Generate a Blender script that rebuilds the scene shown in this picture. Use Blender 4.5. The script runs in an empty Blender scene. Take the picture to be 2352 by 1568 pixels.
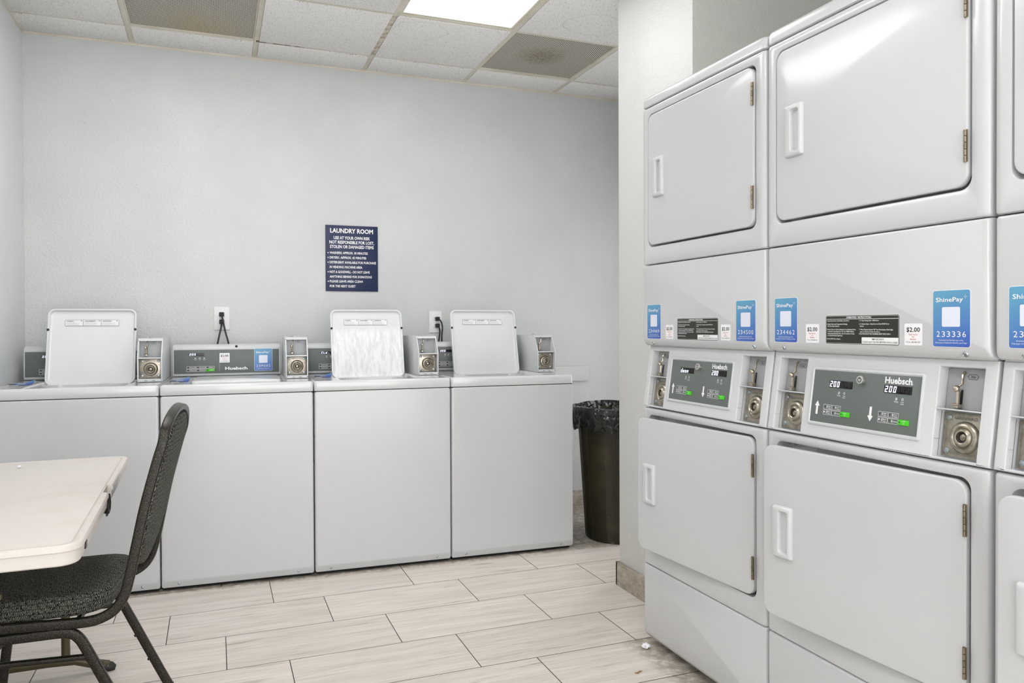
import bpy, bmesh, math, random
from math import pi, sin, cos, radians as R
from mathutils import Vector, Matrix, noise as mnoise
random.seed(7)
S = bpy.context.scene
COL = S.collection

# ------------------------------------------------------------------ camera
IMW, F = 2352.0, 1758.8
YAW, PITCH, ROLL, CAM_H, PY0 = 0.37053, -0.0107, -0.0041, 1.1767, 766.68
cam = bpy.data.objects.new('camera', bpy.data.cameras.new('camera'))
COL.objects.link(cam)
S.camera = cam
cam.data.lens = F / IMW * 36.0
cam.data.sensor_width = 36.0
cam.data.shift_y = (PY0 - 784.0) / IMW
cam.data.clip_start = 0.02
rt = Vector((cos(YAW), -sin(YAW), 0))
up = Vector((-sin(YAW) * sin(PITCH), -cos(YAW) * sin(PITCH), cos(PITCH)))
fw = Vector((sin(YAW) * cos(PITCH), cos(YAW) * cos(PITCH), sin(PITCH)))
r2 = rt * cos(ROLL) + up * sin(ROLL)
u2 = -rt * sin(ROLL) + up * cos(ROLL)
cam.matrix_world = Matrix(((r2.x, u2.x, -fw.x, 0), (r2.y, u2.y, -fw.y, 0), (r2.z, u2.z, -fw.z, CAM_H), (0, 0, 0, 1)))

# ------------------------------------------------------------------ world, lights, exposure
LIGHT_POWER, LIGHT_POWER_DIM = 7.3, 3.9          # emission of the ceiling light diffusers (right-hand column dimmed to hold back pillar and dryers)
w = bpy.data.worlds.new('world'); S.world = w; w.use_nodes = True
w.node_tree.nodes['Background'].inputs[0].default_value = (0.985, 0.975, 1.0, 1)
w.node_tree.nodes['Background'].inputs[1].default_value = 4.0
S.view_settings.view_transform = 'Standard'
S.view_settings.look = 'None'
S.view_settings.exposure = 0.0
S.view_settings.gamma = 1.0
S.view_settings.use_curve_mapping = False

# room sizes (metres)
XL, YB, H = -0.893, 4.505, 2.6775      # left wall, back wall, ceiling
GX, GY, GS = -0.3927, 4.2562, 0.6096   # ceiling grid origin and pitch
PX, PY1, PY2 = 1.703, 2.476, 3.051     # partition stub between the dryers and the bin
XA, XR, YF = 2.42, 2.95, -1.75         # alcove back, far right wall, wall behind the camera

# ------------------------------------------------------------------ node helper
class NT:
    def __init__(s, name):
        s.m = bpy.data.materials.new(name); s.m.use_nodes = True
        s.t = s.m.node_tree; s.n = s.t.nodes; s.l = s.t.links
        s.b = s.n['Principled BSDF']; s.out = s.n['Material Output']
    def set(s, **k):
        for a, v in k.items():
            s.put(s.b.inputs[a.replace('_', ' ')], v)
        return s
    def put(s, sock, v):
        if v is None: return
        if hasattr(v, 'is_linked') or hasattr(v, 'links'): s.l.new(v, sock)
        elif isinstance(v, (tuple, list)):
            sock.default_value = (*v, 1) if len(v) == 3 and len(sock.default_value) == 4 else v
        else: sock.default_value = v
    def node(s, typ, ins=None, out=0, **p):
        n = s.n.new('ShaderNode' + typ)
        for a, v in p.items(): setattr(n, a, v)
        for a, v in (ins or {}).items(): s.put(n.inputs[a], v)
        return n.outputs[out]
    def math(s, op, a, b=None, c=None, clamp=False):
        n = s.n.new('ShaderNodeMath'); n.operation = op; n.use_clamp = clamp
        for i, v in enumerate((a, b, c)):
            if v is not None: s.put(n.inputs[i], v)
        return n.outputs[0]
    def obj(s): return s.node('TexCoord', out=3)
    def gen(s): return s.node('TexCoord', out=0)
    def pos(s): return s.node('NewGeometry', out=0)
    def xyz(s, v):
        n = s.n.new('ShaderNodeSeparateXYZ'); s.l.new(v, n.inputs[0]); return n.outputs
    def vec(s, x=0, y=0, z=0): return s.node('CombineXYZ', {0: x, 1: y, 2: z})
    def noise(s, v, scale, detail=3, rough=0.5, out=0): return s.node('TexNoise', {'Vector': v, 'Scale': scale, 'Detail': detail, 'Roughness': rough}, out)
    def vor(s, v, scale, out=0, rnd=1.0, feat='F1'): return s.node('TexVoronoi', {'Vector': v, 'Scale': scale, 'Randomness': rnd}, out, feature=feat)
    def smooth(s, v, a, b): return s.node('MapRange', {0: v, 1: a, 2: b, 3: 0.0, 4: 1.0}, interpolation_type='SMOOTHSTEP')
    def mix(s, f, a, b):
        n = s.n.new('ShaderNodeMix'); n.data_type = 'RGBA'
        s.put(n.inputs[0], f); s.put(n.inputs[6], a); s.put(n.inputs[7], b); return n.outputs[2]
    def mul(s, f, a, b):
        n = s.n.new('ShaderNodeMix'); n.data_type = 'RGBA'; n.blend_type = 'MULTIPLY'
        s.put(n.inputs[0], f); s.put(n.inputs[6], a); s.put(n.inputs[7], b); return n.outputs[2]
    def ramp(s, v, stops):
        n = s.n.new('ShaderNodeValToRGB'); e = n.color_ramp.elements
        while len(e) < len(stops): e.new(0.5)
        for i, (p, c) in enumerate(stops): e[i].position = p; e[i].color = (*c, 1)
        s.l.new(v, n.inputs[0]); return n.outputs[0]
    def bump(s, h, strength, dist=0.002, normal=None):
        return s.node('Bump', {'Height': h, 'Strength': strength, 'Distance': dist, 'Normal': normal})

def c8(r, g, b):   # sRGB 0-255 -> linear
    return tuple((x / 255 / 12.92) if x / 255 <= .04045 else ((x / 255 + .055) / 1.055) ** 2.4 for x in (r, g, b))

def simple(name, col, rough=0.5, metal=0.0, **k):
    t = NT(name); t.set(Base_Color=col, Roughness=rough, Metallic=metal, **k); return t.m

# ------------------------------------------------------------------ materials
M = {}
def enamel(name, col, rough=0.3, bumpk=0.05):
    t = NT(name); p = t.obj()
    b = t.bump(t.noise(p, 420, 2), bumpk, 0.0006)
    t.set(Base_Color=col, Roughness=rough, Normal=b); t.b.inputs['Coat Weight'].default_value = 0.7
    t.b.inputs['Coat Roughness'].default_value = 0.13
    return t.m
M['enamel'] = enamel('white_enamel', c8(201, 203, 204))
M['enamel_warm'] = enamel('white_enamel_deck', c8(212, 213, 213), 0.14, 0.02)
M['plastic'] = simple('white_plastic', c8(206, 208, 209), 0.28)
M['lid_white'] = enamel('white_lid_enamel', c8(226, 227, 227), 0.3)
def stained():
    t = NT('soap_stained_enamel'); p = t.obj(); x = t.xyz(p)
    v = t.vec(t.math('MULTIPLY', x[0], 3.0), x[1], t.math('MULTIPLY', x[2], 0.6))
    m = t.math('MULTIPLY', t.smooth(t.noise(v, 26, 5, .7), .36, .58), t.math('SUBTRACT', 1, t.smooth(t.math('ADD', x[2], t.math('MULTIPLY', t.noise(p, 7, 3), .08)), .27, .33)))
    sp = t.math('MULTIPLY', t.smooth(t.noise(p, 280, 2), .64, .70), m)
    c = t.mix(m, c8(226, 227, 227), c8(246, 246, 246)); c = t.mix(t.math('MULTIPLY', sp, .4), c, c8(160, 160, 158))
    t.set(Base_Color=c, Roughness=0.4); return t.m
M['lid_stained'] = stained()
M['gap_shade'] = simple('recess_shade', (0.01, 0.01, 0.009), 0.8)  # near-black, painted-in shade for gaps under and between parts
M['grey_panel'] = NT('grey_membrane').set(Base_Color=c8(102, 109, 105), Roughness=0.42).m
M['slate'] = simple('grey_coin_plate', c8(168, 170, 172), 0.4)
M['white_ink'] = simple('white_print', c8(240, 240, 240), 0.45)
M['black_ink'] = simple('black_print', (0.012, 0.012, 0.012), 0.5)
M['red_ink'] = simple('red_print', c8(205, 45, 70), 0.5)
M['grey_ink'] = simple('grey_print', c8(120, 120, 120), 0.5)
M['green'] = simple('green_key', c8(70, 200, 20), 0.4)
M['display_black'] = simple('display_window', (0.006, 0.005, 0.006), 0.15)
M['seg_dim'] = simple('unlit_segment', (0.02, 0.016, 0.018), 0.3)
t = NT('lit_segment'); t.set(Base_Color=(.8, .8, 1), Emission_Color=(.86, .86, 1.0), Emission_Strength=1.3); M['seg_lit'] = t.m
M['label_white'] = simple('white_label', c8(238, 238, 238), 0.4)
M['label_grey'] = simple('grey_label', c8(218, 218, 216), 0.45)
M['instr_black'] = simple('dark_instruction_label', c8(44, 41, 34), 0.35)
M['qr_white'] = simple('pale_square', c8(222, 226, 240), 0.4)
def sticker(name, k=0):
    t = NT(name); x = t.xyz(t.gen())
    f = t.math('ADD', t.math('MULTIPLY', x[2], .85), t.math('MULTIPLY', t.math('SUBTRACT', 1.0, x[0]), .25))
    c = t.ramp(f, [(.05, c8(62, 92, 182)), (.5, c8(82, 132, 188)), (1, c8(96, 160, 192))])
    t.set(Base_Color=c, Roughness=0.35); return t.m
M['sticker'] = sticker('blue_sticker')
def steelm(name, col, rough):
    t = NT(name); p = t.obj()
    n = t.noise(p, 60, 4, .6)
    c = t.mix(t.smooth(n, .35, .75), col, tuple(v * .62 for v in col))
    t.set(Base_Color=c, Metallic=0.9, Roughness=rough, Normal=t.bump(t.noise(p, 300, 2), .08, .0005)); return t.m
M['steel'] = steelm('stamped_steel', (.46, .42, .34), 0.28)
M['chrome'] = simple('chrome', (.56, .50, .40), 0.14, 1.0)
M['silver'] = simple('bright_lock_steel', (.72, .70, .66), 0.2, 1.0)
M['zinc'] = simple('zinc_screw', (.42, .47, .50), 0.22, 1.0)
M['brass'] = steelm('aged_hinge_steel', (.30, .255, .18), 0.38)
M['tub'] = simple('steel_tub', (.5, .5, .5), 0.3, 0.9)
M['rubber'] = simple('black_rubber', (.018, .017, .016), 0.55)

def wallmat(name, col, rough=0.34, k=0.55):
    t = NT(name); p = t.pos()
    n1 = t.noise(p, 118, 3, .6); n2 = t.noise(p, 330, 2); n3 = t.smooth(t.noise(p, 55, 3, .6), .42, .60)
    h = t.math('ADD', t.math('MULTIPLY', t.smooth(n1, .38, .60), .6), t.math('ADD', t.math('MULTIPLY', n2, .3), t.math('MULTIPLY', n3, .35)))
    big = t.noise(p, 2.2, 3)
    spk = t.math('MULTIPLY', t.smooth(t.noise(p, 125, 2), .70, .74), .4)
    c = t.mix(t.smooth(big, .3, .7), tuple(v * .97 for v in col), tuple(min(1, v * 1.03) for v in col))
    c = t.mix(spk, c, tuple(v * .45 for v in col))
    patch = t.smooth(t.noise(p, 26, 4, .7), .46, .56)          # rolled paint: glossier flats between matter stipple
    rr = t.math('ADD', rough - .03, t.math('MULTIPLY', patch, .05))
    t.set(Base_Color=c, Roughness=rr, Normal=t.bump(h, k, .0013)); return t.m
M['wall'] = wallmat('sage_grey_wall_paint', c8(207, 210, 208), .24, .75)
M['wall_white'] = wallmat('white_wall_paint', c8(216, 217, 214), .33, .65)
M['wall_alcove'] = wallmat('shaded_wall_paint', c8(204, 204, 198), .45, .7)  # partition paint again, darkened to carry the alcove's shade

def tilemat():   # plank tile floor, 12 x 24 inch, one-third running offset
    t = NT('wood_look_floor_tile'); p = t.pos(); x = t.xyz(p)
    a, b, gap = 0.3032, 0.6118, 0.0022
    ry = t.math('DIVIDE', t.math('SUBTRACT', 3.4012, x[1]), a)
    row = t.math('FLOOR', ry)                   # row 0 lies just nearer than line A
    fy = t.math('SUBTRACT', ry, row)
    ru = t.math('DIVIDE', t.math('SUBTRACT', x[0], t.math('ADD', .2276 + .2073, t.math('MULTIPLY', row, .2076))), b)
    colu = t.math('FLOOR', ru); fx = t.math('SUBTRACT', ru, colu)
    dy = t.math('MULTIPLY', t.math('MINIMUM', fy, t.math('SUBTRACT', 1, fy)), a)
    dx = t.math('MULTIPLY', t.math('MINIMUM', fx, t.math('SUBTRACT', 1, fx)), b)
    d = t.math('MINIMUM', dx, dy)
    g = t.math('SUBTRACT', 1, t.smooth(d, gap * .55, gap * .95))
    idv = t.vec(row, colu, 0)
    rnd = t.node('TexWhiteNoise', {'Vector': idv}, 0)
    rnd3 = t.node('TexWhiteNoise', {'Vector': idv}, 1)
    off = t.node('VectorMath', {0: rnd3, 1: (9.0, 9.0, 9.0)}, operation='MULTIPLY')
    base = t.node('VectorMath', {0: p, 1: off}, operation='ADD')
    bx = t.xyz(base)
    wav = t.math('MULTIPLY', t.noise(t.vec(t.math('MULTIPLY', bx[0], 3), t.math('MULTIPLY', bx[1], 3), 1), 1, 2), .022)
    sy = t.math('ADD', t.math('ADD', bx[1], t.math('MULTIPLY', bx[0], t.math('ADD', -.03, t.math('MULTIPLY', rnd, .08)))), wav)
    s1 = t.noise(t.vec(t.math('MULTIPLY', bx[0], 1.6), t.math('MULTIPLY', sy, 22), 0), 1, 4, .6)
    s2 = t.noise(t.vec(t.math('MULTIPLY', bx[0], 5), t.math('MULTIPLY', sy, 110), 3), 1, 4, .65)
    s3 = t.noise(t.vec(t.math('MULTIPLY', bx[0], 2.2), t.math('MULTIPLY', sy, 34), 7), 1, 5, .7)
    c = t.mix(t.smooth(s1, .3, .7), c8(226, 219, 210), c8(210, 202, 192))
    c = t.mix(t.math('MULTIPLY', t.smooth(s2, .46, .74), .42), c, c8(162, 150, 134))
    vein = t.math('MULTIPLY', t.smooth(s3, .57, .68), t.smooth(t.noise(p, 3, 2), .4, .7))
    c = t.mix(t.math('MULTIPLY', vein, .75), c, c8(128, 110, 90))
    c = t.mix(t.math('MULTIPLY', t.smooth(t.noise(t.vec(t.math('MULTIPLY', bx[0], 3), t.math('MULTIPLY', sy, 60), 11), 1, 3), .62, .7), .6), c, c8(234, 229, 221))
    br = t.math('ADD', .95, t.math('MULTIPLY', rnd, .1))
    c = t.node('VectorMath', {0: c, 'Scale': br}, operation='SCALE')
    speck = t.smooth(t.noise(p, 160, 1), .80, .82)
    c = t.mix(t.math('MULTIPLY', speck, .5), c, c8(80, 70, 60))
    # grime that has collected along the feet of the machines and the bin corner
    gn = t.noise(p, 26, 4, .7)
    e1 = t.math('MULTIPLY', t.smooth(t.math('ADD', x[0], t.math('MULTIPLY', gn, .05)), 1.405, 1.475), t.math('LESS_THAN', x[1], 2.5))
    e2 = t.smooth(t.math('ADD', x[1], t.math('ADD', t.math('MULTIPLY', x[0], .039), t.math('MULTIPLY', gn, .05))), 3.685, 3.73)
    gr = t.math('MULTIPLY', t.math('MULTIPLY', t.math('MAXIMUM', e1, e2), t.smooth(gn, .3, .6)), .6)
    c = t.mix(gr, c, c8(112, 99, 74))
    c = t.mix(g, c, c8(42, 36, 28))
    hgt = t.math('SUBTRACT', t.math('MULTIPLY', s2, .12), g)
    t.set(Base_Color=c, Roughness=t.math('ADD', .34, t.math('MULTIPLY', s1, .2)), Normal=t.bump(hgt, .35, .0015)); return t.m
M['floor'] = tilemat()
def basemat():
    t = NT('stone_look_baseboard'); p = t.pos(); x = t.xyz(p)
    n = t.noise(t.vec(x[0], x[1], t.math('MULTIPLY', x[2], 2.2)), 16, 6, .65)
    c = t.mix(t.smooth(n, .3, .72), c8(146, 136, 120), c8(184, 176, 162))
    v = t.smooth(t.noise(p, 30, 5, .7), .56, .6); c = t.mix(t.math('MULTIPLY', v, .35), c, c8(206, 200, 188))
    t.set(Base_Color=c, Roughness=.45, Normal=t.bump(n, .2)); return t.m
M['baseboard'] = basemat()
def ceilmat():
    t = NT('fissured_ceiling_tile'); p = t.pos()
    v = t.node('Mapping', {0: p, 3: (1.0, 1.5, 1.0)}, vector_type='POINT')
    n = t.noise(v, 135, 2, .6); n2 = t.vor(v, 82, 0)
    pit = t.math('MAXIMUM', t.smooth(n, .645, .675), t.math('SUBTRACT', 1, t.smooth(n2, .13, .20)))
    k = t.smooth(t.noise(p, 30, 2), .3, .5)
    pit = t.math('MULTIPLY', pit, t.math('ADD', .35, t.math('MULTIPLY', k, .65)))
    c = t.mix(t.math('MULTIPLY', pit, .9), c8(233, 232, 229), c8(104, 100, 94))
    # two old water rings on the tiles
    x = t.xyz(p)
    def ring(cx, cy, r):
        q = t.vec(t.math('SUBTRACT', x[0], cx), t.math('MULTIPLY', t.math('SUBTRACT', x[1], cy), 1.15), 0)
        ln = t.node('VectorMath', {0: q}, 1, operation='LENGTH')
        ln = t.math('ADD', ln, t.math('MULTIPLY', t.math('SUBTRACT', t.noise(p, 7, 3), .5), .10))
        return t.math('SUBTRACT', 1, t.smooth(t.math('ABSOLUTE', t.math('SUBTRACT', ln, r)), .001, .005))
    rg = t.math('MAXIMUM', ring(.98, 4.0 - .2, .13), ring(1.78, 3.42, .15))
    c = t.mix(t.math('MULTIPLY', rg, .25), c, c8(170, 150, 118))
    t.set(Base_Color=c, Roughness=.9, Normal=t.bump(t.math('MULTIPLY', pit, -1), .5, .002)); return t.m
M['ceiling'] = ceilmat()
def gridmat():
    t = NT('cream_grid_enamel'); p = t.pos(); x = t.xyz(p)
    c = t.mix(t.smooth(t.noise(p, 5, 3), .3, .7), c8(222, 218, 204), c8(208, 201, 184))
    n = t.noise(p, 22, 4, .7)
    def box(x0, x1, y0, y1):
        return t.math('MULTIPLY', t.math('MULTIPLY', t.math('GREATER_THAN', x[0], x0), t.math('LESS_THAN', x[0], x1)),
                      t.math('MULTIPLY', t.math('GREATER_THAN', x[1], y0), t.math('LESS_THAN', x[1], y1)))
    rust = t.math('MULTIPLY', box(.80, .85, 3.67, 4.24), t.smooth(n, .42, .62))
    rust2 = t.math('MULTIPLY', box(.215, .46, 4.235, 4.262), t.smooth(n, .35, .5))
    c = t.mix(t.math('MULTIPLY', rust, .75), c, c8(146, 116, 76)); c = t.mix(rust2, c, c8(96, 66, 40))
    t.set(Base_Color=c, Roughness=.5); return t.m
M['grid'] = gridmat()
def perf(name, dirtc, cx, cy, rr):
    t = NT(name); p = t.pos(); x = t.xyz(p)
    s = 1 / .0105
    u = t.math('MULTIPLY', t.math('ADD', x[0], x[1]), s * .7071); v = t.math('MULTIPLY', t.math('SUBTRACT', x[0], x[1]), s * .7071)
    fu = t.math('SUBTRACT', t.math('FRACT', u), .5); fv = t.math('SUBTRACT', t.math('FRACT', v), .5)
    d = t.math('SQRT', t.math('ADD', t.math('MULTIPLY', fu, fu), t.math('MULTIPLY', fv, fv)))
    hole = t.math('SUBTRACT', 1, t.smooth(d, .33, .40))
    n = t.noise(p, 40, 4, .7)
    q = t.vec(t.math('SUBTRACT', x[0], cx), t.math('SUBTRACT', x[1], cy), 0)
    ln = t.node('VectorMath', {0: q}, 1, operation='LENGTH')
    dust = t.math('MULTIPLY', t.math('MULTIPLY', t.math('SUBTRACT', 1, t.smooth(t.math('ADD', ln, t.math('MULTIPLY', n, .10)), rr * .4, rr * 1.4)), t.smooth(t.noise(p, 90, 3, .7), .3, .6)), .85)
    plate = t.mix(dust, c8(206, 203, 190), dirtc)
    c = t.mix(hole, plate, t.mix(dust, c8(58, 56, 50), tuple(v * .45 for v in dirtc)))
    t.set(Base_Color=c, Roughness=.6, Normal=t.bump(t.math('MULTIPLY', hole, -1), .4, .002)); return t.m
M['perf_a'] = perf('dusty_perforated_steel', c8(196, 178, 140), -.06, 4.16, .24)
M['perf_b'] = perf('soot_marked_perforated_steel', c8(132, 118, 92), 1.72, 3.95, .17)
t = NT('lit_diffuser'); t.set(Base_Color=(.9, .9, .9), Emission_Color=(1.0, .98, 1.0), Emission_Strength=LIGHT_POWER); M['diffuser'] = t.m
t = NT('lit_diffuser_dim'); t.set(Base_Color=(.9, .9, .9), Emission_Color=(1.0, .98, 1.0), Emission_Strength=LIGHT_POWER_DIM); M['diffuser_dim'] = t.m

def tablemat():
    t = NT('ivory_moulded_plastic'); p = t.obj()
    st = t.smooth(t.noise(p, 3.4, 4, .6), .5, .75)
    c = t.mix(t.math('MULTIPLY', st, .5), c8(213, 207, 200), c8(198, 187, 172))
    t.set(Base_Color=c, Roughness=.42, Normal=t.bump(t.noise(p, 380, 2), .10, .0008)); return t.m
M['table'] = tablemat()
M['bronze'] = simple('bronze_leg_paint', c8(84, 76, 54), 0.4, 0.4)
def hammered():
    t = NT('speckled_black_frame'); p = t.obj()
    n = t.noise(p, 560, 2, .7); n2 = t.noise(p, 900, 1)
    k = t.math('MULTIPLY', t.smooth(n, .55, .65), .65)
    c = t.mix(k, c8(18, 16, 11), c8(108, 100, 78)); c = t.mix(t.math('MULTIPLY', t.smooth(n2, .68, .76), .7), c, c8(176, 166, 140))
    t.set(Base_Color=c, Roughness=.3, Metallic=.35, Normal=t.bump(n, .35, .001)); return t.m
M['frame'] = hammered()
def fabric():
    t = NT('black_silver_weave'); p = t.obj(); x = t.xyz(p); n = t.xyz(t.node('TexCoord', out=1))
    top = t.math('GREATER_THAN', t.math('ABSOLUTE', n[2]), .62)
    side = t.math('GREATER_THAN', t.math('ABSOLUTE', n[0]), .55)
    # coordinates on the dominant face
    u = t.math('ADD', t.math('MULTIPLY', x[0], t.math('SUBTRACT', 1, side)), t.math('MULTIPLY', x[1], side))
    v = t.math('ADD', t.math('MULTIPLY', x[2], t.math('SUBTRACT', 1, top)), t.math('MULTIPLY', x[1], top))
    cw, ch = .021, .0135
    vr = t.math('DIVIDE', v, ch); row = t.math('FLOOR', vr)
    uu = t.math('ADD', t.math('DIVIDE', u, cw), t.math('MULTIPLY', row, .5))
    cu = t.math('SUBTRACT', t.math('FRACT', uu), .5); cv = t.math('SUBTRACT', t.math('FRACT', vr), .5)
    half = t.math('GREATER_THAN', cu, 0)
    lean = t.math('SUBTRACT', t.math('MULTIPLY', half, 1.1), .15)
    ln = t.math('ADD', t.math('MULTIPLY', cu, 6.0), t.math('MULTIPLY', cv, t.math('MULTIPLY', lean, -1.6)))
    tri = t.math('ABSOLUTE', t.math('SUBTRACT', t.math('FRACT', ln), .5))
    stroke = t.smooth(t.math('ADD', tri, t.math('MULTIPLY', t.math('SUBTRACT', t.noise(p, 300, 2), .5), .25)), .22, .34)
    env = t.math('SUBTRACT', 1, t.smooth(t.math('ABSOLUTE', cv), .40, .50))
    k = t.math('MULTIPLY', t.math('MULTIPLY', stroke, env), t.smooth(t.noise(p, 220, 2), .3, .55))
    c = t.mix(k, c8(9, 9, 7), c8(140, 139, 128))
    t.set(Base_Color=c, Roughness=.85, Normal=t.bump(k, .5, .0012)); t.b.inputs['Specular IOR Level'].default_value = .2; return t.m
M['fabric'] = fabric()
def bagmat():
    t = NT('black_bin_liner'); p = t.obj()
    t.set(Base_Color=(.012, .011, .009), Roughness=.11, Normal=t.bump(t.math('ABSOLUTE', t.math('SUBTRACT', t.noise(p, 13, 2, .5), .5)), .9, .04)); return t.m
M['bag'] = bagmat()
def binmat():
    t = NT('dusty_black_plastic'); p = t.obj()
    d = t.smooth(t.noise(p, 120, 2, .8), .70, .74)
    c = t.mix(t.math('MULTIPLY', t.smooth(t.noise(p, 8, 4), .4, .7), .3), c8(40, 36, 22), c8(82, 73, 42)); c = t.mix(d, c, c8(140, 132, 110))
    t.set(Base_Color=c, Roughness=.45); return t.m
M['bin'] = binmat()
M['navy'] = simple('navy_sign_face', c8(20, 37, 76), 0.4)
M['cord'] = simple('black_cord', (.015, .015, .014), .4)
M['outlet'] = simple('white_outlet_plastic', c8(232, 230, 232), .3)
M['paper'] = simple('crumpled_white_paper', c8(238, 238, 240), .8)
M['leaf'] = simple('dry_brown_scrap', c8(150, 110, 70), .8)
M['foil'] = simple('pale_sticker_back', c8(225, 226, 232), .5)

# ------------------------------------------------------------------ mesh builder
class B:
    """collects geometry for ONE mesh object; several material slots allowed"""
    def __init__(s, *mats):
        s.bm = bmesh.new(); s.mats = [M[m] for m in mats]; s.names = list(mats); s.X = Matrix.Identity(4)
    def mi(s, m):
        if m is None: return 0
        if m not in s.names: s.names.append(m); s.mats.append(M[m])
        return s.names.index(m)
    def merge(s, bm2, m=None, X=None):
        idx = s.mi(m); XX = s.X @ (X or Matrix.Identity(4))
        vm = {}
        for v in bm2.verts: vm[v] = s.bm.verts.new(XX @ v.co)
        for f in bm2.faces:
            try: nf = s.bm.faces.new([vm[v] for v in f.verts]); nf.material_index = idx
            except ValueError: pass
        bm2.free(); return s
    def box(s, x0, x1, y0, y1, z0, z1, r=0.0, m=None, seg=2, X=None):
        b = bmesh.new(); bmesh.ops.create_cube(b, size=1)
        for v in b.verts:
            v.co = Vector((x0 + (v.co.x + .5) * (x1 - x0), y0 + (v.co.y + .5) * (y1 - y0), z0 + (v.co.z + .5) * (z1 - z0)))
        if r: bmesh.ops.bevel(b, geom=b.edges[:], offset=r, segments=seg, affect='EDGES', profile=.5)
        return s.merge(b, m, X)
    def quad(s, pts, m=None):
        b = bmesh.new(); b.faces.new([b.verts.new(Vector(p)) for p in pts]); return s.merge(b, m)
    def poly(s, pts2, y, m=None):      # flat shape facing -y, points (x, z) anticlockwise seen from -y
        return s.quad([(p[0], y, p[1]) for p in pts2], m)
    def loft(s, loops, m=None, cap0=True, cap1=True, closed=True, X=None):
        b = bmesh.new(); L = [[b.verts.new(Vector(p)) for p in lp] for lp in loops]
        n = len(L[0])
        for a, c in zip(L, L[1:]):
            for i in range(n if closed else n - 1):
                j = (i + 1) % n
                try: b.faces.new((a[i], a[j], c[j], c[i]))
                except ValueError: pass
        if cap0: b.faces.new(L[0][::-1])
        if cap1: b.faces.new(L[-1])
        bmesh.ops.recalc_face_normals(b, faces=b.faces[:])
        return s.merge(b, m, X)
    def prism(s, pts, axis, a0, a1, r=0.0, m=None, seg=2):   # polygon extruded along an axis
        b = bmesh.new()
        def P(p, a): return Vector((a, p[0], p[1])) if axis == 'x' else Vector((p[0], a, p[1])) if axis == 'y' else Vector((p[0], p[1], a))
        A = [b.verts.new(P(p, a0)) for p in pts]; C = [b.verts.new(P(p, a1)) for p in pts]; n = len(pts)
        b.faces.new(A[::-1]); b.faces.new(C)
        for i in range(n): b.faces.new((A[i], A[(i + 1) % n], C[(i + 1) % n], C[i]))
        bmesh.ops.recalc_face_normals(b, faces=b.faces[:])
        if r: bmesh.ops.bevel(b, geom=b.edges[:], offset=r, segments=seg, affect='EDGES', profile=.5)
        return s.merge(b, m)
    def tube(s, pts, rad, m=None, n=10, sq=None, cap=True, upv=(0, 0, 1)):
        """sweep; rad a number or list; sq=(w,h) gives a rounded rectangular section"""
        pts = [Vector(p) for p in pts]; loops = []; prev = None
        for i, p in enumerate(pts):
            d = (pts[min(i + 1, len(pts) - 1)] - pts[max(i - 1, 0)]).normalized()
            if prev is None:
                a = Vector(upv); a = a - d * a.dot(d)
                if a.length < 1e-3: a = Vector((1, 0, 0)) - d * d.x
                a.normalize()
            else:
                a = prev - d * prev.dot(d); a.normalize()
            prev = a; c = d.cross(a); rr = rad[i] if isinstance(rad, (list, tuple)) else rad
            if sq: lp = [p + a * q[1] + c * q[0] for q in rr2(0, 0, sq[0], sq[1], min(sq) * .28, 3)]
            else: lp = [p + (a * cos(2 * pi * k / n) + c * sin(2 * pi * k / n)) * rr for k in range(n)]
            loops.append(lp)
        return s.loft(loops, m, cap, cap)
    def lathe(s, prof, m=None, n=24, X=None, cap0=True, cap1=True):   # prof (radius, height) about local z
        loops = [[(r * cos(2 * pi * k / n), r * sin(2 * pi * k / n), z) for k in range(n)] for r, z in prof]
        return s.loft(loops, m, cap0, cap1, X=X)
    def ball(s, c, r, m=None, X=None):
        b = bmesh.new(); bmesh.ops.create_uvsphere(b, u_segments=14, v_segments=9, radius=r, matrix=Matrix.Translation(c)); return s.merge(b, m, X)
    def text(s, txt, x0, x1, z, caph, y=-0.0006, m='white_ink', bold=0.0, fit=True, align='c', shear=0, X=None):
        """lettering facing -y in the xz plane, spanning x0..x1, baseline z, cap height caph"""
        me, bx0, bx1 = glyphs(txt, bold, shear)
        sc = caph / CAP; wdt = (bx1 - bx0) * sc
        sx = sc * ((x1 - x0) / wdt) if fit else sc
        if fit: ox = x0
        else: ox = {'c': (x0 + x1) / 2 - wdt / 2, 'l': x0, 'r': x1 - wdt}[align]
        b = bmesh.new(); b.from_mesh(me)
        for v in b.verts: v.co = Vector((ox + (v.co.x - bx0) * sx, y, z + v.co.y * sc))
        return s.merge(b, m, X)
    def mesh(s, name, angle=38):
        me = bpy.data.meshes.new(name)
        s.bm.normal_update(); s.bm.to_mesh(me); s.bm.free()
        for m in s.mats: me.materials.append(m)
        me.polygons.foreach_set('use_smooth', [True] * len(me.polygons))
        me.set_sharp_from_angle(angle=R(angle)); me.update(); return me

def rr2(cx, cz, wd, ht, r, k=4):     # rounded rectangle outline, anticlockwise
    out = []
    for (sx, sz, a0) in ((1, 1, 0), (-1, 1, 90), (-1, -1, 180), (1, -1, 270)):
        for i in range(k + 1):
            a = R(a0 + 90 * i / k)
            out.append((cx + sx * (wd / 2 - r) + r * cos(a), cz + sz * (ht / 2 - r) + r * sin(a)))
    return out
def rloop(x0, x1, z0, z1, r, y, k=4): return [(p[0], y, p[1]) for p in rr2((x0 + x1) / 2, (z0 + z1) / 2, x1 - x0, z1 - z0, max(r, 1e-4), k)]

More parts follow.
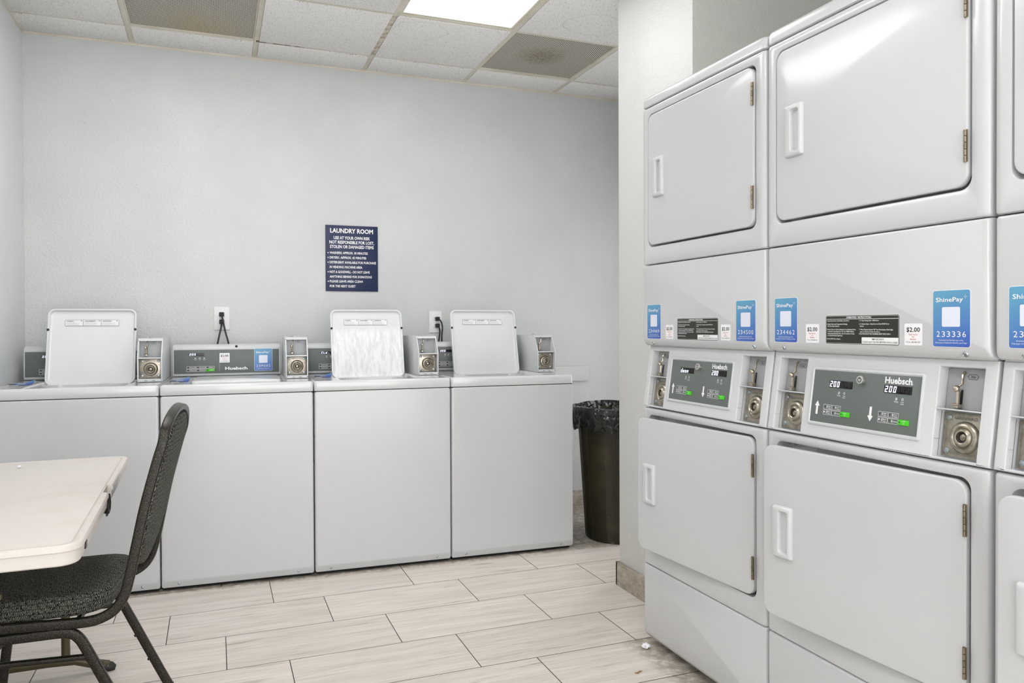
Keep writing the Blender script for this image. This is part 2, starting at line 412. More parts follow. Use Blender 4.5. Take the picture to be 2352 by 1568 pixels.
GL = {}
def glyphs(txt, bold, shear):
    key = (txt, bold, shear)
    if key not in GL:
        cu = bpy.data.curves.new('lettering', 'FONT'); cu.body = txt; cu.size = 1.0; cu.offset = bold; cu.resolution_u = 2; cu.shear = shear
        ob = bpy.data.objects.new('lettering', cu); COL.objects.link(ob)
        dg = bpy.context.evaluated_depsgraph_get()
        me = bpy.data.meshes.new_from_object(ob.evaluated_get(dg))
        bpy.data.objects.remove(ob)
        xs = [v.co.x for v in me.vertices] or [0, 1]
        GL[key] = (me, min(xs), max(xs))
    return GL[key]
CAP = 1.0
_m = glyphs('H', 0, 0)[0]; CAP = max(v.co.y for v in _m.vertices)

def link(name, me, parent=None, loc=(0, 0, 0), rot=None, label=None):
    o = bpy.data.objects.new(name, me); COL.objects.link(o)
    o.location = loc
    if rot: o.rotation_euler = rot
    if parent: o.parent = parent
    if label: o['label'] = label
    return o
def thing(name, label, cat, loc=(0, 0, 0), rz=0, group=None, me=None):
    o = bpy.data.objects.new(name, me); COL.objects.link(o); o.location = loc; o.rotation_euler = (0, 0, rz)
    o['label'] = label; o['category'] = cat
    if group: o['group'] = group
    return o
def struct(name, b):
    o = link(name, b.mesh(name)); o['kind'] = 'structure'; return o
CACHE = {}
def part(name, parent, key, fn, label=None, loc=(0, 0, 0), rot=None):
    """repeats share one mesh: the first builds it, later things link a copy"""
    if key not in CACHE: CACHE[key] = fn().mesh(name)
    return link(name, CACHE[key], parent, loc, rot, label)

# ------------------------------------------------------------------ room
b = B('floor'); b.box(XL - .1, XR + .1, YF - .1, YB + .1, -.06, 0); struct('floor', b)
b = B('wall'); b.box(XL - .1, XR + .1, YB, YB + .1, 0, H + .1); struct('wall_back', b)
M['wall_left'] = wallmat('pale_left_wall_paint', c8(222, 226, 225), .33, .4)
b = B('wall_left'); b.box(XL - .1, XL, YF, YB, 0, H + .1); struct('wall_left', b)
b = B('wall_white'); b.box(PX, XA, PY1, PY2, 0, H + .1, .004, seg=2); b.box(XA, XR, PY1, PY2, 0, H + .1)
o = struct('wall_partition', b)
o.data.materials.append(M['wall_alcove'])
for f in o.data.polygons:
    if f.normal.y < -.9: f.material_index = len(o.data.materials) - 1  # face towards the camera takes the darker, shaded tone
b = B('wall_alcove'); b.box(XA, XA + .1, YF, PY1, 0, H + .1); struct('wall_alcove', b)
b = B('wall'); b.box(XR, XR + .1, PY2, PY2 + .12, 0, H + .1); b.box(XR, XR + .1, YB - .72, YB, 0, H + .1); b.box(XR, XR + .1, PY2, YB, 2.03, H + .1); struct('wall_right', b)   # unseen opening added to let fill light onto the back wall
b = B('wall'); b.box(XL - .1, XL + .15, YF - .1, YF, 0, H + .1); b.box(XA - .15, XA + .1, YF - .1, YF, 0, H + .1); b.box(XL, XA, YF - .1, YF, 2.45, H + .1); struct('wall_front', b)   # wide unseen opening added behind the camera to let in fill light
b = B('baseboard'); b.box(PX - .012, PX, PY1 - .0, PY2 + .012, 0, .106, .0015); b.box(PX - .012, XR, PY2, PY2 + .012, 0, .106, .0015)
struct('baseboard_partition', b)
b = B('baseboard'); b.box(XL, XR, YB - .012, YB, 0, .1, .0015); struct('baseboard_back', b)
b = B('baseboard'); b.box(XL, XL + .012, YF, YB - .012, 0, .1, .0015); struct('baseboard_left', b)
b = B('wall'); b.box(.95, 2.281, YB - .02, YB, .815, .913, .003); struct('trim_1', b)     # painted board behind the washers

# suspended ceiling: tiles, tee grid, wall angle
b = B('ceiling')
cellx = [XL - .0] + [GX + GS * i for i in range(0, 6)] + [XR]
light_cells = [(2, 0), (0, 0), (2, 1), (0, 1)]      # column index, row index (row 0 is the far one, row 1 unseen panels added for fill)
def light_rect(ci, ri):
    x0 = GX + GS * ci; y1 = GY - GS * (1 + 4 * ri); return x0, x0 + GS, y1 - 2 * GS, y1
holes = [light_rect(*c) for c in light_cells] + [(GX, GX + GS, GY - GS, GY), (GX + 3 * GS, GX + 4 * GS, GY - GS, GY)]
ys = sorted(set([YF, YB] + [GY - GS * j for j in range(0, 11) if GY - GS * j > YF]))
xs = [XL] + [GX + GS * i for i in range(0, 6) if GX + GS * i < XR] + [XR]
for i in range(len(xs) - 1):
    for j in range(len(ys) - 1):
        cxm, cym = (xs[i] + xs[i + 1]) / 2, (ys[j] + ys[j + 1]) / 2
        if any(h[0] < cxm < h[1] and h[2] < cym < h[3] for h in holes): continue
        g = .0135
        b.box(xs[i] + g * (i > 0), xs[i + 1] - g, ys[j] + g, ys[j + 1] - g * (j < len(ys) - 2), H - .004, H + .015, .0015)
b.box(XL - .1, XR + .1, YF - .1, YB + .1, H + .10, H + .16)
o = struct('ceiling', b)
b = B('grid')
tw = .0125
for x in xs[1:-1]: b.box(x - tw, x + tw, YF, YB, H - .001, H + .03, .0008)
for j, y in enumerate(ys[1:-1]):
    for i in range(len(xs) - 1):
        cxm = (xs[i] + xs[i + 1]) / 2
        if any(h[0] < cxm < h[1] and h[2] + .01 < y < h[3] - .01 for h in holes): continue
        b.box(xs[i] + tw, xs[i + 1] - tw, y - tw * .85, y + tw * .85, H - .0006, H + .03)
b.box(XL, XR, YB - .024, YB, H - .003, H - .0005); b.box(XL, XR, YB - .003, YB, H - .014, H - .0005)
b.box(XL, XL + .024, YF, YB - .024, H - .003, H - .0005); b.box(XL, XL + .003, YF, YB - .003, H - .014, H - .0005)
struct('trim_2', b)

lab = ['lit white ceiling light panel above the row of washers, nearer the right',
       'ceiling light panel over the table side of the room, just out of the frame',
       'unseen ceiling light panel added behind the camera in front of the dryers',
       'unseen ceiling light panel added behind the camera near the left wall']
for (ci, ri), lb in zip(light_cells, lab):
    x0, x1, y0, y1 = light_rect(ci, ri)
    t_ = thing('ceiling_light', lb, 'ceiling light', ((x0 + x1) / 2, (y0 + y1) / 2, H), 0, 'ceiling light panels')
    W_, D_ = (x1 - x0) / 2 - .013, (y1 - y0) / 2 - .013
    def fr():
        q = B('grid')
        q.box(-W_, -W_ + .016, -D_, D_, .002, .05); q.box(W_ - .016, W_, -D_, D_, .002, .05)
        q.box(-W_ + .016, W_ - .016, -D_, -D_ + .016, .002, .05); q.box(-W_ + .016, W_ - .016, D_ - .016, D_, .002, .05); return q
    part('frame', t_, 'lfr', fr)
    dm_ = 'diffuser_dim' if ci == 2 else 'diffuser'
    part('diffuser', t_, 'ldf' + dm_, lambda: B(dm_).box(-W_ + .016, W_ - .016, -D_ + .016, D_ - .016, .006, .012), 'glowing white diffuser')
for (ci, key, lb) in ((0, 'perf_a', 'square perforated ceiling vent with tan dust, left of the light panel'),
                      (3, 'perf_b', 'square perforated ceiling vent with a dark sooty centre, right of the light panel')):
    x0 = GX + GS * ci; cx_, cy_ = x0 + GS / 2, GY - GS / 2; hw = GS / 2 - .0135
    t_ = thing('ceiling_vent', lb, 'vent', (cx_, cy_, H), 0, 'ceiling vents')
    part('perforated_panel', t_, key, lambda: B(key).box(-hw + .004, hw - .004, -hw + .004, hw - .004, .006, .012))
    def vf():
        q = B('grid')
        q.box(-hw, -hw + .004, -hw, hw, .001, .04); q.box(hw - .004, hw, -hw, hw, .001, .04)
        q.box(-hw + .004, hw - .004, -hw, -hw + .004, .001, .04); q.box(-hw + .004, hw - .004, hw - .004, hw, .001, .04); return q
    part('frame', t_, 'vfr', vf)

# ------------------------------------------------------------------ small shared pieces
SEG = {'0': 'abcdef', '2': 'abged', 'd': 'bcdeg', 'o': 'cdeg', 'n': 'ceg', 'C': 'adef', 'L': 'def', 'i': 'c', 'G': 'cdeg'}
def seg_digit(q, ch, x, z, w_, h_, y, sl=.12):
    tk = h_ * .15
    def S_(p): return (x + p[0] + p[1] * sl, z + p[1])
    hh = h_ / 2
    segs = {'a': [(0, h_ - tk), (w_, h_ - tk), (w_, h_), (0, h_)], 'd': [(0, 0), (w_, 0), (w_, tk), (0, tk)],
            'g': [(0, hh - tk / 2), (w_, hh - tk / 2), (w_, hh + tk / 2), (0, hh + tk / 2)],
            'b': [(w_ - tk, hh), (w_, hh), (w_, h_), (w_ - tk, h_)], 'c': [(w_ - tk, 0), (w_, 0), (w_, hh), (w_ - tk, hh)],
            'f': [(0, hh), (tk, hh), (tk, h_), (0, h_)], 'e': [(0, 0), (tk, 0), (tk, hh), (0, hh)]}
    on = SEG.get(ch, '')
    for k, pl in segs.items():
        lit = k in on
        q.poly([S_(p) for p in pl], y - (.0006 if lit else .0003), 'seg_lit' if lit else 'seg_dim')
def display(txt, x0, x1, z0, z1, ncell=6):
    q = B('display_black'); q.box(x0, x1, -.0012, .001, z0, z1, .0004)
    cw = (x1 - x0) * .93 / ncell; hh = (z1 - z0)
    for i in range(ncell):
        seg_digit(q, txt[i] if i < len(txt) else ' ', x0 + (x1 - x0) * .035 + i * cw, z0 + hh * .09, cw * .66, hh * .80, -.0014)
    return q
def outline(q, x0, x1, z0, z1, t_, y, m):
    q.poly([(x0, z0), (x1, z0), (x1, z0 + t_), (x0, z0 + t_)], y, m); q.poly([(x0, z1 - t_), (x1, z1 - t_), (x1, z1), (x0, z1)], y, m)
    q.poly([(x0, z0), (x0 + t_, z0), (x0 + t_, z1), (x0, z1)], y, m); q.poly([(x1 - t_, z0), (x1, z0), (x1, z1), (x1 - t_, z1)], y, m)
def shinepay(num, w_, h_):       # local x 0..w, z 0..h, on a surface at y=0
    q = B('sticker', 'label_white')
    q.loft([rloop(-.0012, w_ + .0012, -.0012, h_ + .0012, .006, -.0001), rloop(-.0012, w_ + .0012, -.0012, h_ + .0012, .006, -.0004)], 'label_white')
    q.loft([rloop(0, w_, 0, h_, .005, -.0003), rloop(0, w_, 0, h_, .005, -.0008)], 'sticker')
    q.text('ShinePay', w_ * .08, w_ * .82, h_ * .80, h_ * .075, -.0011, 'white_ink', .012)
    cx_, cz_ = w_ * .88, h_ * .88
    for a in range(4):
        d = Vector((cos(a * pi / 2), sin(a * pi / 2))); n_ = Vector((-d.y, d.x))
        p = [Vector((cx_, cz_)) + d * .0012 - n_ * .0006, Vector((cx_, cz_)) + d * .0052, Vector((cx_, cz_)) + d * .0012 + n_ * .0006]
        q.poly([tuple(v) for v in p], -.0011, 'white_ink')
    q.loft([rloop(w_ * .25, w_ * .74, h_ * .355, h_ * .705, .003, -.0007), rloop(w_ * .25, w_ * .74, h_ * .355, h_ * .705, .003, -.0011)], 'qr_white')
    n = len(num); cw = w_ * .84 / 6
    for i, ch in enumerate(num):
        if ch != ' ': q.text(ch, w_ * .08 + i * cw + cw * .16, w_ * .08 + (i + 1) * cw - cw * .16, h_ * .175, h_ * .10, -.0011, 'white_ink', -.004)
    q.text('Download the ShinePay App to Pay', w_ * .17, w_ * .83, h_ * .105, h_ * .024, -.0011)
    q.text('Descargue la Aplicaci\u00f3n ShinePay para Pagar', w_ * .07, w_ * .93, h_ * .06, h_ * .024, -.0011)
    return q
def pricetag(w_, h_):
    q = B('label_white'); q.loft([rloop(0, w_, 0, h_, .003, 0), rloop(0, w_, 0, h_, .003, -.0005)], 'label_white')
    q.text('$2.00', w_ * .12, w_ * .88, h_ * .62, h_ * .2, -.0008, 'black_ink', .012)
    q.text('Thank You For', w_ * .24, w_ * .76, h_ * .46, h_ * .07, -.0008, 'red_ink', 0, shear=.3)
    q.text('Your', w_ * .42, w_ * .58, h_ * .355, h_ * .07, -.0008, 'red_ink', 0, shear=.3)
    q.text('Business', w_ * .33, w_ * .67, h_ * .25, h_ * .07, -.0008, 'red_ink', 0, shear=.3)
    q.text('CTI, Inc., 843-448-1270', w_ * .1, w_ * .88, h_ * .12, h_ * .055, -.0008, 'black_ink', .01)
    return q
def rot_y_face():     # maps local lathe axis z to -y
    return Matrix.Rotation(R(90), 4, 'X')
def face_disc(q, prof, x, z, y, m, n=24):     # lathe whose axis points to -y
    q.lathe(prof, m, n, X=Matrix.Translation((x, y, z)) @ rot_y_face())
def coin_slide(q, x, z, y, h_):       # bent chrome lever with ball, in front of surface y; z = bottom
    k = h_ / .08
    q.tube([(x + .006 * k, y - .002, z + .078 * k), (x + .006 * k, y - .008, z + .070 * k), (x + .0075 * k, y - .010, z + .052 * k), (x + .003 * k, y - .012, z + .047 * k)], .0030 * k, 'chrome', 8)
    q.ball((x - .002 * k, y - .013, z + .041 * k), .0072 * k, 'chrome')
    q.tube([(x + .001 * k, y - .010, z + .036 * k), (x + .001 * k, y - .008, z + .012 * k)], .0044 * k, 'chrome', 8)
    q.box(x + .0005 * k, x + .0050 * k, y - .0015, y - .0005, z + .010 * k, z + .040 * k, m='black_ink')
    q.lathe([(.001, 0), (.011 * k, .001), (.012 * k, .003), (.006 * k, .005), (.001, .006)], 'chrome', 16, X=Matrix.Translation((x, y - .012, z + .006 * k)))
    q.box(x - .005 * k, x + .006 * k, y - .014, y, z, z + .007 * k, .001, 'chrome')
def coin_badge(q, x, z, y, s_):
    pts = [(x - s_, z), (x - s_ * .7, z - s_ * .42), (x + s_ * .7, z - s_ * .42), (x + s_, z), (x + s_ * .7, z + s_ * .42), (x - s_ * .7, z + s_ * .42)]
    for i in range(6):
        a, c = Vector(pts[i]), Vector(pts[(i + 1) % 6]); d = (c - a).normalized(); n_ = Vector((-d.y, d.x)) * .0004
        q.poly([tuple(a - n_), tuple(c - n_), tuple(c + n_), tuple(a + n_)], y - .0006, 'black_ink')
    q.text('25\u00a2', x - s_ * .45, x + s_ * .45, z - s_ * .16, s_ * .34, y - .0006, 'black_ink', .015)
def lock_plate(x0, x1, z0, z1, y, letters=True):
    q = B('steel', 'chrome', 'zinc')
    q.box(x0, x1, y - .002, y, z0, z1, .0008, 'steel')
    cx_, cz_ = (x0 + x1) / 2 + (x1 - x0) * .02, z0 + (z1 - z0) * .46; r = (x1 - x0) * .34
    face_disc(q, [(r * 1.02, 0), (r, .003), (r * .86, .008), (r * .70, .009), (r * .62, .006), (r * .55, .010), (r * .42, .013), (r * .36, .012), (r * .34, .004)], cx_, cz_, y - .002, 'steel', 32)
    face_disc(q, [(r * .338, 0), (r * .338, .0046)], cx_, cz_, y - .002, 'black_ink', 20)
    face_disc(q, [(r * .20, 0), (r * .20, .0055), (r * .17, .006)], cx_, cz_, y - .003, 'steel', 20)
    q.box(cx_ + r * .02, cx_ + r * .18, y - .0094, y - .0088, cz_ - .0006, cz_ + .0006, m='black_ink')
    for sx in (.12, .88):
        for sz in (.12, .88):
            face_disc(q, [(.0065, 0), (.0062, .0015), (.003, .003), (.0008, .0032)], x0 + (x1 - x0) * sx, z0 + (z1 - z0) * sz, y - .002, 'zinc', 14)
    if letters: q.text('GREENWALD', x0 + (x1 - x0) * .24, x0 + (x1 - x0) * .78, z0 + (z1 - z0) * .85, (z1 - z0) * .07, y - .0026, 'grey_ink', .005)
    return q

# ------------------------------------------------------------------ washing machines (local: x right, y into the machine, z up)
WW = .6585
def w_cabinet():
    q = B('enamel')
    L = lambda i, z0, z1, y, r=.012: rloop(i, WW - i, z0, z1, r, y)
    # front skin with a chamfered kick edge at the bottom
    def lp(i, y, zb, zt, r=.010): return [(p[0], y, p[1]) for p in rr2(WW / 2, (zb + zt) / 2, WW - 2 * i, zt - zb, r, 4)]
    q.loft([lp(0, .66, .016, .8712), lp(0, .016, .016, .8712), lp(.0012, .0095, .0185, .8708), lp(.0035, .0018, .043, .8695), lp(.007, .0, .048, .8668), lp(.012, .0, .052, .863)])
    q.box(.01, WW - .01, .035, .65, .001, .02, m='gap_shade')  # black block painting the shade under the cabinet
    return q
def w_deck():
    q = B('enamel_warm', 'gap_shade')
    q.box(.004, WW - .004, .008, .655, .866, .874, 0, 'gap_shade')
    ox0, ox1, oy0, oy1 = .118, .522, .035, .437
    def hl(x0, x1, y0, y1, r, z): return [(p[0], p[1], z) for p in rr2((x0 + x1) / 2, (y0 + y1) / 2, x1 - x0, y1 - y0, r, 4)]
    q.loft([hl(.0, WW, .002, .66, .012, .8735), hl(-.0, WW, .0, .66, .014, .877), hl(0, WW, 0, .66, .014, .908), hl(.002, WW - .002, .002, .66, .014, .915), hl(.007, WW - .007, .008, .658, .013, .9195), hl(.014, WW - .014, .016, .655, .012, .9200),
            hl(ox0 - .006, ox1 + .006, oy0 - .005, oy1, .034, .9200), hl(ox0 - .002, ox1 + .002, oy0 - .001, oy1, .032, .9180), hl(ox0, ox1, oy0 + .001, oy1, .03, .912), hl(ox0 + .012, ox1 - .012, oy0 + .012, oy1 - .012, .028, .9075), hl(ox0 + .03, ox1 - .03, oy0 + .03, oy1 - .03, .06, .9065), hl(ox0 + .034, ox1 - .034, oy0 + .034, oy1 - .034, .06, .86)], cap0=False, cap1=False)
    return q
def w_tub():
    q = B('tub'); X = Matrix.Translation((.32, .236, 0))
    q.lathe([(.205, .865), (.20, .85), (.20, .52), (.06, .50), (.06, .60), (.045, .72), (.001, .73)], 'tub', 32, X=X, cap0=False)
    return q
def w_console():
    q = B('plastic')
    pr = [(.592, .921), (.578, .925), (.578, 1.00), (.586, 1.068), (.598, 1.083), (.62, 1.087), (.66, 1.085), (.66, .921)]
    q.prism(pr[::1], 'x', .003, .534, .0035)
    return q
def slope_y(z): return .578 if z < 1.0 else .578 + (z - 1.0) / .068 * .008
def w_panel():
    q = B('grey_panel')
    X = Matrix.Translation((0, .5765, 0)) @ Matrix.Identity(4)
    x0, x1, z0, z1 = .010, .526, .936, 1.0585
    tilt = Matrix.Translation((0, .5765, z0)) @ Matrix.Rotation(-R(2.2), 4, 'X') @ Matrix.Translation((0, 0, -z0))
    q.box(x0, x1, -.002, .004, z0, z1, .001, X=tilt)
    # keypad outlines and words
    for (a, c, zz, tx) in ((.070, .114, .961, 'Normal'), (.117, .160, .961, 'Perm Press'), (.163, .204, .961, 'Delicates'),
                           (.070, .114, .9465, 'Hot'), (.117, .160, .9465, 'Warm')):
        h_ = .0125
        for e in ((a, c, zz, zz + .0012), (a, c, zz + h_ - .0012, zz + h_), (a, a + .0012, zz, zz + h_), (c - .0012, c, zz, zz + h_)):
            b2 = bmesh.new(); b2.faces.new([b2.verts.new(v) for v in ((e[0], -.0025, e[2]), (e[1], -.0025, e[2]), (e[1], -.0025, e[3]), (e[0], -.0025, e[3]))]); q.merge(b2, 'white_ink', tilt)
        b2 = bmesh.new(); b2.faces.new([b2.verts.new(v) for v in ((a + .004, -.0025, zz + .004), (a + .010, -.0025, zz + .004), (a + .010, -.0025, zz + .009), (a + .004, -.0025, zz + .009))]); q.merge(b2, 'black_ink', tilt)
        q.text(tx, a + .014, c - .004, zz + .004, .0045, -.0025, 'white_ink', .01, X=tilt)
    for k, xx in enumerate((.112, .133, .155)):
        b2 = bmesh.new(); b2.faces.new([b2.verts.new(v) for v in ((xx - .0015, -.0025, 1.021), (xx + .0015, -.0025, 1.021), (xx + .0015, -.0025, 1.024), (xx - .0015, -.0025, 1.024))]); q.merge(b2, 'black_ink', tilt)
        q.text('\u00a4', xx - .004, xx + .004, 1.012, .007, -.0025, 'white_ink', .02, X=tilt)
        q.text(('Wash', 'Rinse', 'Spin')[k], xx - .006, xx + .006, 1.006, .0035, -.0025, 'white_ink', .01, X=tilt)
    q.text('Huebsch', .256, .366, .953, .0145, -.0025, 'white_ink', .035, X=tilt)
    q.text('.', .367, .369, .953, .0145, -.0025, 'white_ink', X=tilt)
    b2 = bmesh.new(); b2.faces.new([b2.verts.new(v) for v in ((.2278, -.0025, .948), (.2286, -.0025, .948), (.2286, -.0025, 1.0), (.2278, -.0025, 1.0))]); q.merge(b2, 'label_grey', tilt)
    return q
WTILT = -R(2.2)
def w_coinbox():
    q = B('plastic')
    prof = [(.225, .9215), (.225, 1.036), (.280, 1.124), (.640, 1.124), (.640, .9215)]
    x0, x1, tk = .545, .652, .0055
    q.prism(prof, 'x', x0, x0 + tk, .0012); q.prism(prof, 'x', x1 - tk, x1, .0012)
    q.box(x0 + tk * .5, x1 - tk * .5, .279, .638, 1.1185, 1.1235)                     # top
    q.box(x0 + tk * .5, x1 - tk * .5, .2275, .64, .9225, .936)                        # floor lip
    q.box(x0 + tk * .5, x1 - tk * .5, .2285, .31, 1.030, 1.0355)                       # shelf
    q.box(x0 + tk * .5, x1 - tk * .5, .31, .636, .93, 1.12)                           # body
    q.prism([(.274, 1.112), (.28, 1.1225), (.29, 1.1225), (.29, 1.112)], 'x', x0 + tk * .5, x1 - tk * .5)
    face_disc(q, [(.0022, 0), (.0022, .001)], x0 + .004, 1.112, .2735, 'black_ink', 8)
    q.lathe([(.006, 0), (.006, .004), (.002, .006)], 'zinc', 12, X=Matrix.Translation((.585, .40, 1.1235)))
    for xx in (.582, .615): q.box(xx - .006, xx + .006, .2268, .2278, .9268, .9285, m='black_ink')
    for (xx, zz, yy) in ((x0 + .003, .928, .2245), (x1 - .003, .928, .2245)): face_disc(q, [(.0016, 0), (.0016, .001)], xx, zz, yy, 'black_ink', 8)
    return q
def w_coinplate():
    q = B('slate'); q.box(.551, .646, .292, .298, 1.036, 1.118, .001); coin_badge(q, .609, 1.103, .292, .013)
    return q
def w_slide():
    q = B('chrome'); coin_slide(q, .578, 1.041, .291, .075); return q
def w_lock():
    return lock_plate(.553, .644, .938, 1.029, .256)
def lid_geo(mat):       # closed position: local x 0..w, depth b 0..h along +z' ; underside faces -y
    def fn():
        w_, h_ = .386, .375
        q = B(mat, 'enamel')
        L = lambda i, r, y: rloop(i, w_ - i, i, h_ - i, r, y)
        q.loft([L(.004, .028, .022), L(0, .030, .019), L(0, .030, .002), L(.0015, .029, .0), L(.0065, .025, 0.0), L(.008, .024, .002), L(.012, .022, .013), L(.020, .018, .015)], mat)
        return q
    return fn
def lid_bumper(): return B('rubber').lathe([(.0062, 0), (.0062, .003), (.004, .005), (.001, .0052)], 'rubber', 14, X=rot_y_face())
def lid_label():
    q = B('label_grey', 'label_white'); w_, h_ = .128, .0175; q.X = Matrix.Scale(1.83, 4)
    q.loft([rloop(0, w_, 0, h_, .0018, 0), rloop(0, w_, 0, h_, .0018, -.0005)], 'grey_ink')
    for k, (tt) in enumerate(('WARNING', 'AVERTISSEMENT', 'ADVERTENCIA')):
        a = .0008 + k * .0425; c = a + .0415
        q.poly([(a, .0008), (c, .0008), (c, h_ - .0008), (a, h_ - .0008)], -.0007, 'label_white')
        q.text(tt, a + .003, a + .003 + (.016, .026, .022)[k], .0125, .0024, -.0009, 'black_ink', .03)
        face_disc(q, [(.0012, 0), (.0012, .0002)], c - .004, .0142, -.0007, 'black_ink', 8)
        for j, (ww_) in enumerate((.55, .8, .7, .85, .8)):
            zz = .0105 - j * .0022
            q.text(('To reduce the risk of fire,', 'electric shock, or injury to persons,', 'read the instructions before use.', 'Do not wash items soaked in solvents or fuel.', 'Close lid before starting the machine.')[j], a + .002, a + .002 + .038 * ww_, zz, .0011, -.0009, 'grey_ink')
    return q
def w_screw(): return B('zinc').lathe([(.0055, 0), (.0053, .0014), (.003, .0028), (.0008, .003)], 'zinc', 12, X=rot_y_face())
def w_foot(): return B('rubber').lathe([(.018, 0), (.018, .01), (.008, .012), (.008, .03)], 'rubber', 14)
def peel():
    q = B('sticker', 'foil'); w_, h_ = .082, .13; nx, ny = 10, 12; G = []
    for j in range(ny + 1):
        row = []
        for i in range(nx + 1):
            u, v = i / nx, j / ny
            z = .0006 + .014 * max(0, v - .72) * max(0, u - .4) * 6 + .010 * max(0, .25 - v) * max(0, .5 - u) * 8 + .0015 * mnoise.noise((u * 5, v * 5, 1.3)) ** 2
            jag = .006 * abs(mnoise.noise((u * 9, 4.2, 0))) if j == 0 else 0
            row.append((u * w_, v * h_ + jag, z))
        G.append(row)
    bt = bmesh.new(); V = [[bt.verts.new(p) for p in r_] for r_ in G]
    for j in range(ny):
        for i in range(nx): bt.faces.new((V[j][i], V[j][i + 1], V[j + 1][i + 1], V[j + 1][i]))
    q.merge(bt, 'sticker')
    bt = bmesh.new(); V = [[bt.verts.new((p[0], p[1], p[2] - .0005)) for p in r_] for r_ in G]
    for j in range(ny):
        for i in range(nx): bt.faces.new((V[j][i], V[j + 1][i], V[j + 1][i + 1], V[j][i + 1]))
    q.merge(bt, 'foil')
    me, x0, x1 = glyphs('ShinePay', .012, 0); bt = bmesh.new(); bt.from_mesh(me)
    for v in bt.verts:
        v.co = Vector((w_ * .1 + (v.co.x - x0) / (x1 - x0) * w_ * .75, h_ * .66 + v.co.y * .014, .0035))
    q.merge(bt, 'white_ink')
    q.box(w_ * .3, w_ * .7, h_ * .3, h_ * .58, .0022, .0026, m='qr_white')
    q.box(w_ * .1, w_ * .5, -.006, .010, .0003, .0012, m='foil')
    return q

def washer(xl, label, state, disp, dz=0, sticker_on=False, peel_at=None, lidmat='lid_white'):
    wr = -.0393
    o = thing('washing_machine', label, 'washing machine', (.4 + xl * cos(wr), 3.69 + xl * sin(wr) - .005, 0), wr, 'top-loading washing machines along the back wall')
    part('cabinet', o, 'wc', w_cabinet)
    part('top_deck', o, 'wd', w_deck)
    for x in (.072, WW - .072): part('screw', o, 'ws', w_screw, loc=(x, .0035, .034))
    for x in (.06, WW - .06):
        for y in (.07, .6): part('foot', o, 'wf', w_foot, loc=(x, y, 0))
    part('tub', o, 'wt', w_tub, 'round steel tub')
    c = part('console', o, 'wcon', w_console)
    pn = part('control_panel', c, 'wpan', w_panel, 'grey control panel with white lettering')
    part('display', c, 'wdis' + disp, lambda: display(disp, 0, .073, 0, .0125), 'black digital display', loc=(.081, .5735 + .0035, 1.0285), rot=(WTILT, 0, 0))
    part('start_key', c, 'wkey', lambda: B('green').box(0, .041, -.0012, 0, 0, .0125, .0004).box(.004, .010, -.0016, -.0012, .004, .009, m='black_ink').text('START', .016, .036, .004, .0045, -.0015, 'white_ink'), 'green start key', loc=(.163, .5745, .9465), rot=(WTILT, 0, 0))
    part('lid_stop', c, 'wstop', lambda: B('rubber').lathe([(.0065, 0), (.0065, .003), (.004, .005), (.001, .0052)], 'rubber', 14, X=rot_y_face()), 'small black rubber stop', loc=(.312, .5895, 1.0745))
    if sticker_on:
        part('payment_sticker', o, 'sp239052', lambda: shinepay('239052', .0885, .117), 'blue sticker numbered 239052', loc=(.402, .5735, .944), rot=(WTILT, 0, 0))
        part('price_sticker', o, 'wprice', lambda: pricetag(.050, .050), 'white $2.00 sticker', loc=(.198 - .0, .5715, .9905), rot=(WTILT, 0, 0)).location.x = .2285 - .0
    cb = part('coin_box', o, 'wcb', w_coinbox)
    part('coin_plate', cb, 'wcp', w_coinplate, 'grey plate marked 25\u00a2')
    part('coin_slide', cb, 'wsl', w_slide, 'bent chrome lever with a ball')
    part('lock_plate', cb, 'wlk', w_lock, 'stamped steel plate with round lock')
    if state == 'open': lo, rx = (.125, .418, .905), -R(14.5)
    else: lo, rx = (.127, .418, .9085), R(90)
    # hinge line at lo, lid standing up and leaning back, or lying closed over the opening
    ld = part('lid', o, 'lid' + lidmat, lid_geo(lidmat), 'open lid' if state == 'open' else 'closed lid', loc=lo, rot=(rx, 0, 0))
    if state == 'open':
        for x in (.0045, .3815): part('bumper', ld, 'lbm', lid_bumper, loc=(x, -.0005, .27))
        part('warning_label', ld, 'llb', lid_label, 'small white three-part warning label', loc=(.072, .0142, .291))
    if peel_at:
        part('peeling_sticker', o, 'peel', peel, 'crumpled blue sticker peeling off the deck', loc=(peel_at[0], peel_at[1], .9204), rot=(0, 0, peel_at[2]))
    return o
P_ = .6628; XW = -.6285
washer(XW - P_, 'white top-loading washer with lid open, tight against the left wall, behind the folding table', 'open', '200', peel_at=(.026, .23, .05))
washer(XW, 'white top-loading washer with its lid closed and a blue 239052 sticker on the console', 'closed', '200', sticker_on=True, peel_at=(.022, .20, .02))
washer(XW + P_, 'white washer whose open lid is streaked with soap stains, under the navy sign', 'open', 'CLdi', peel_at=(.02, .28, -.16), lidmat='lid_stained')
washer(XW + 2 * P_, 'white top-loading washer with a clean open lid, last of the row, beside the black bin', 'open', '200')

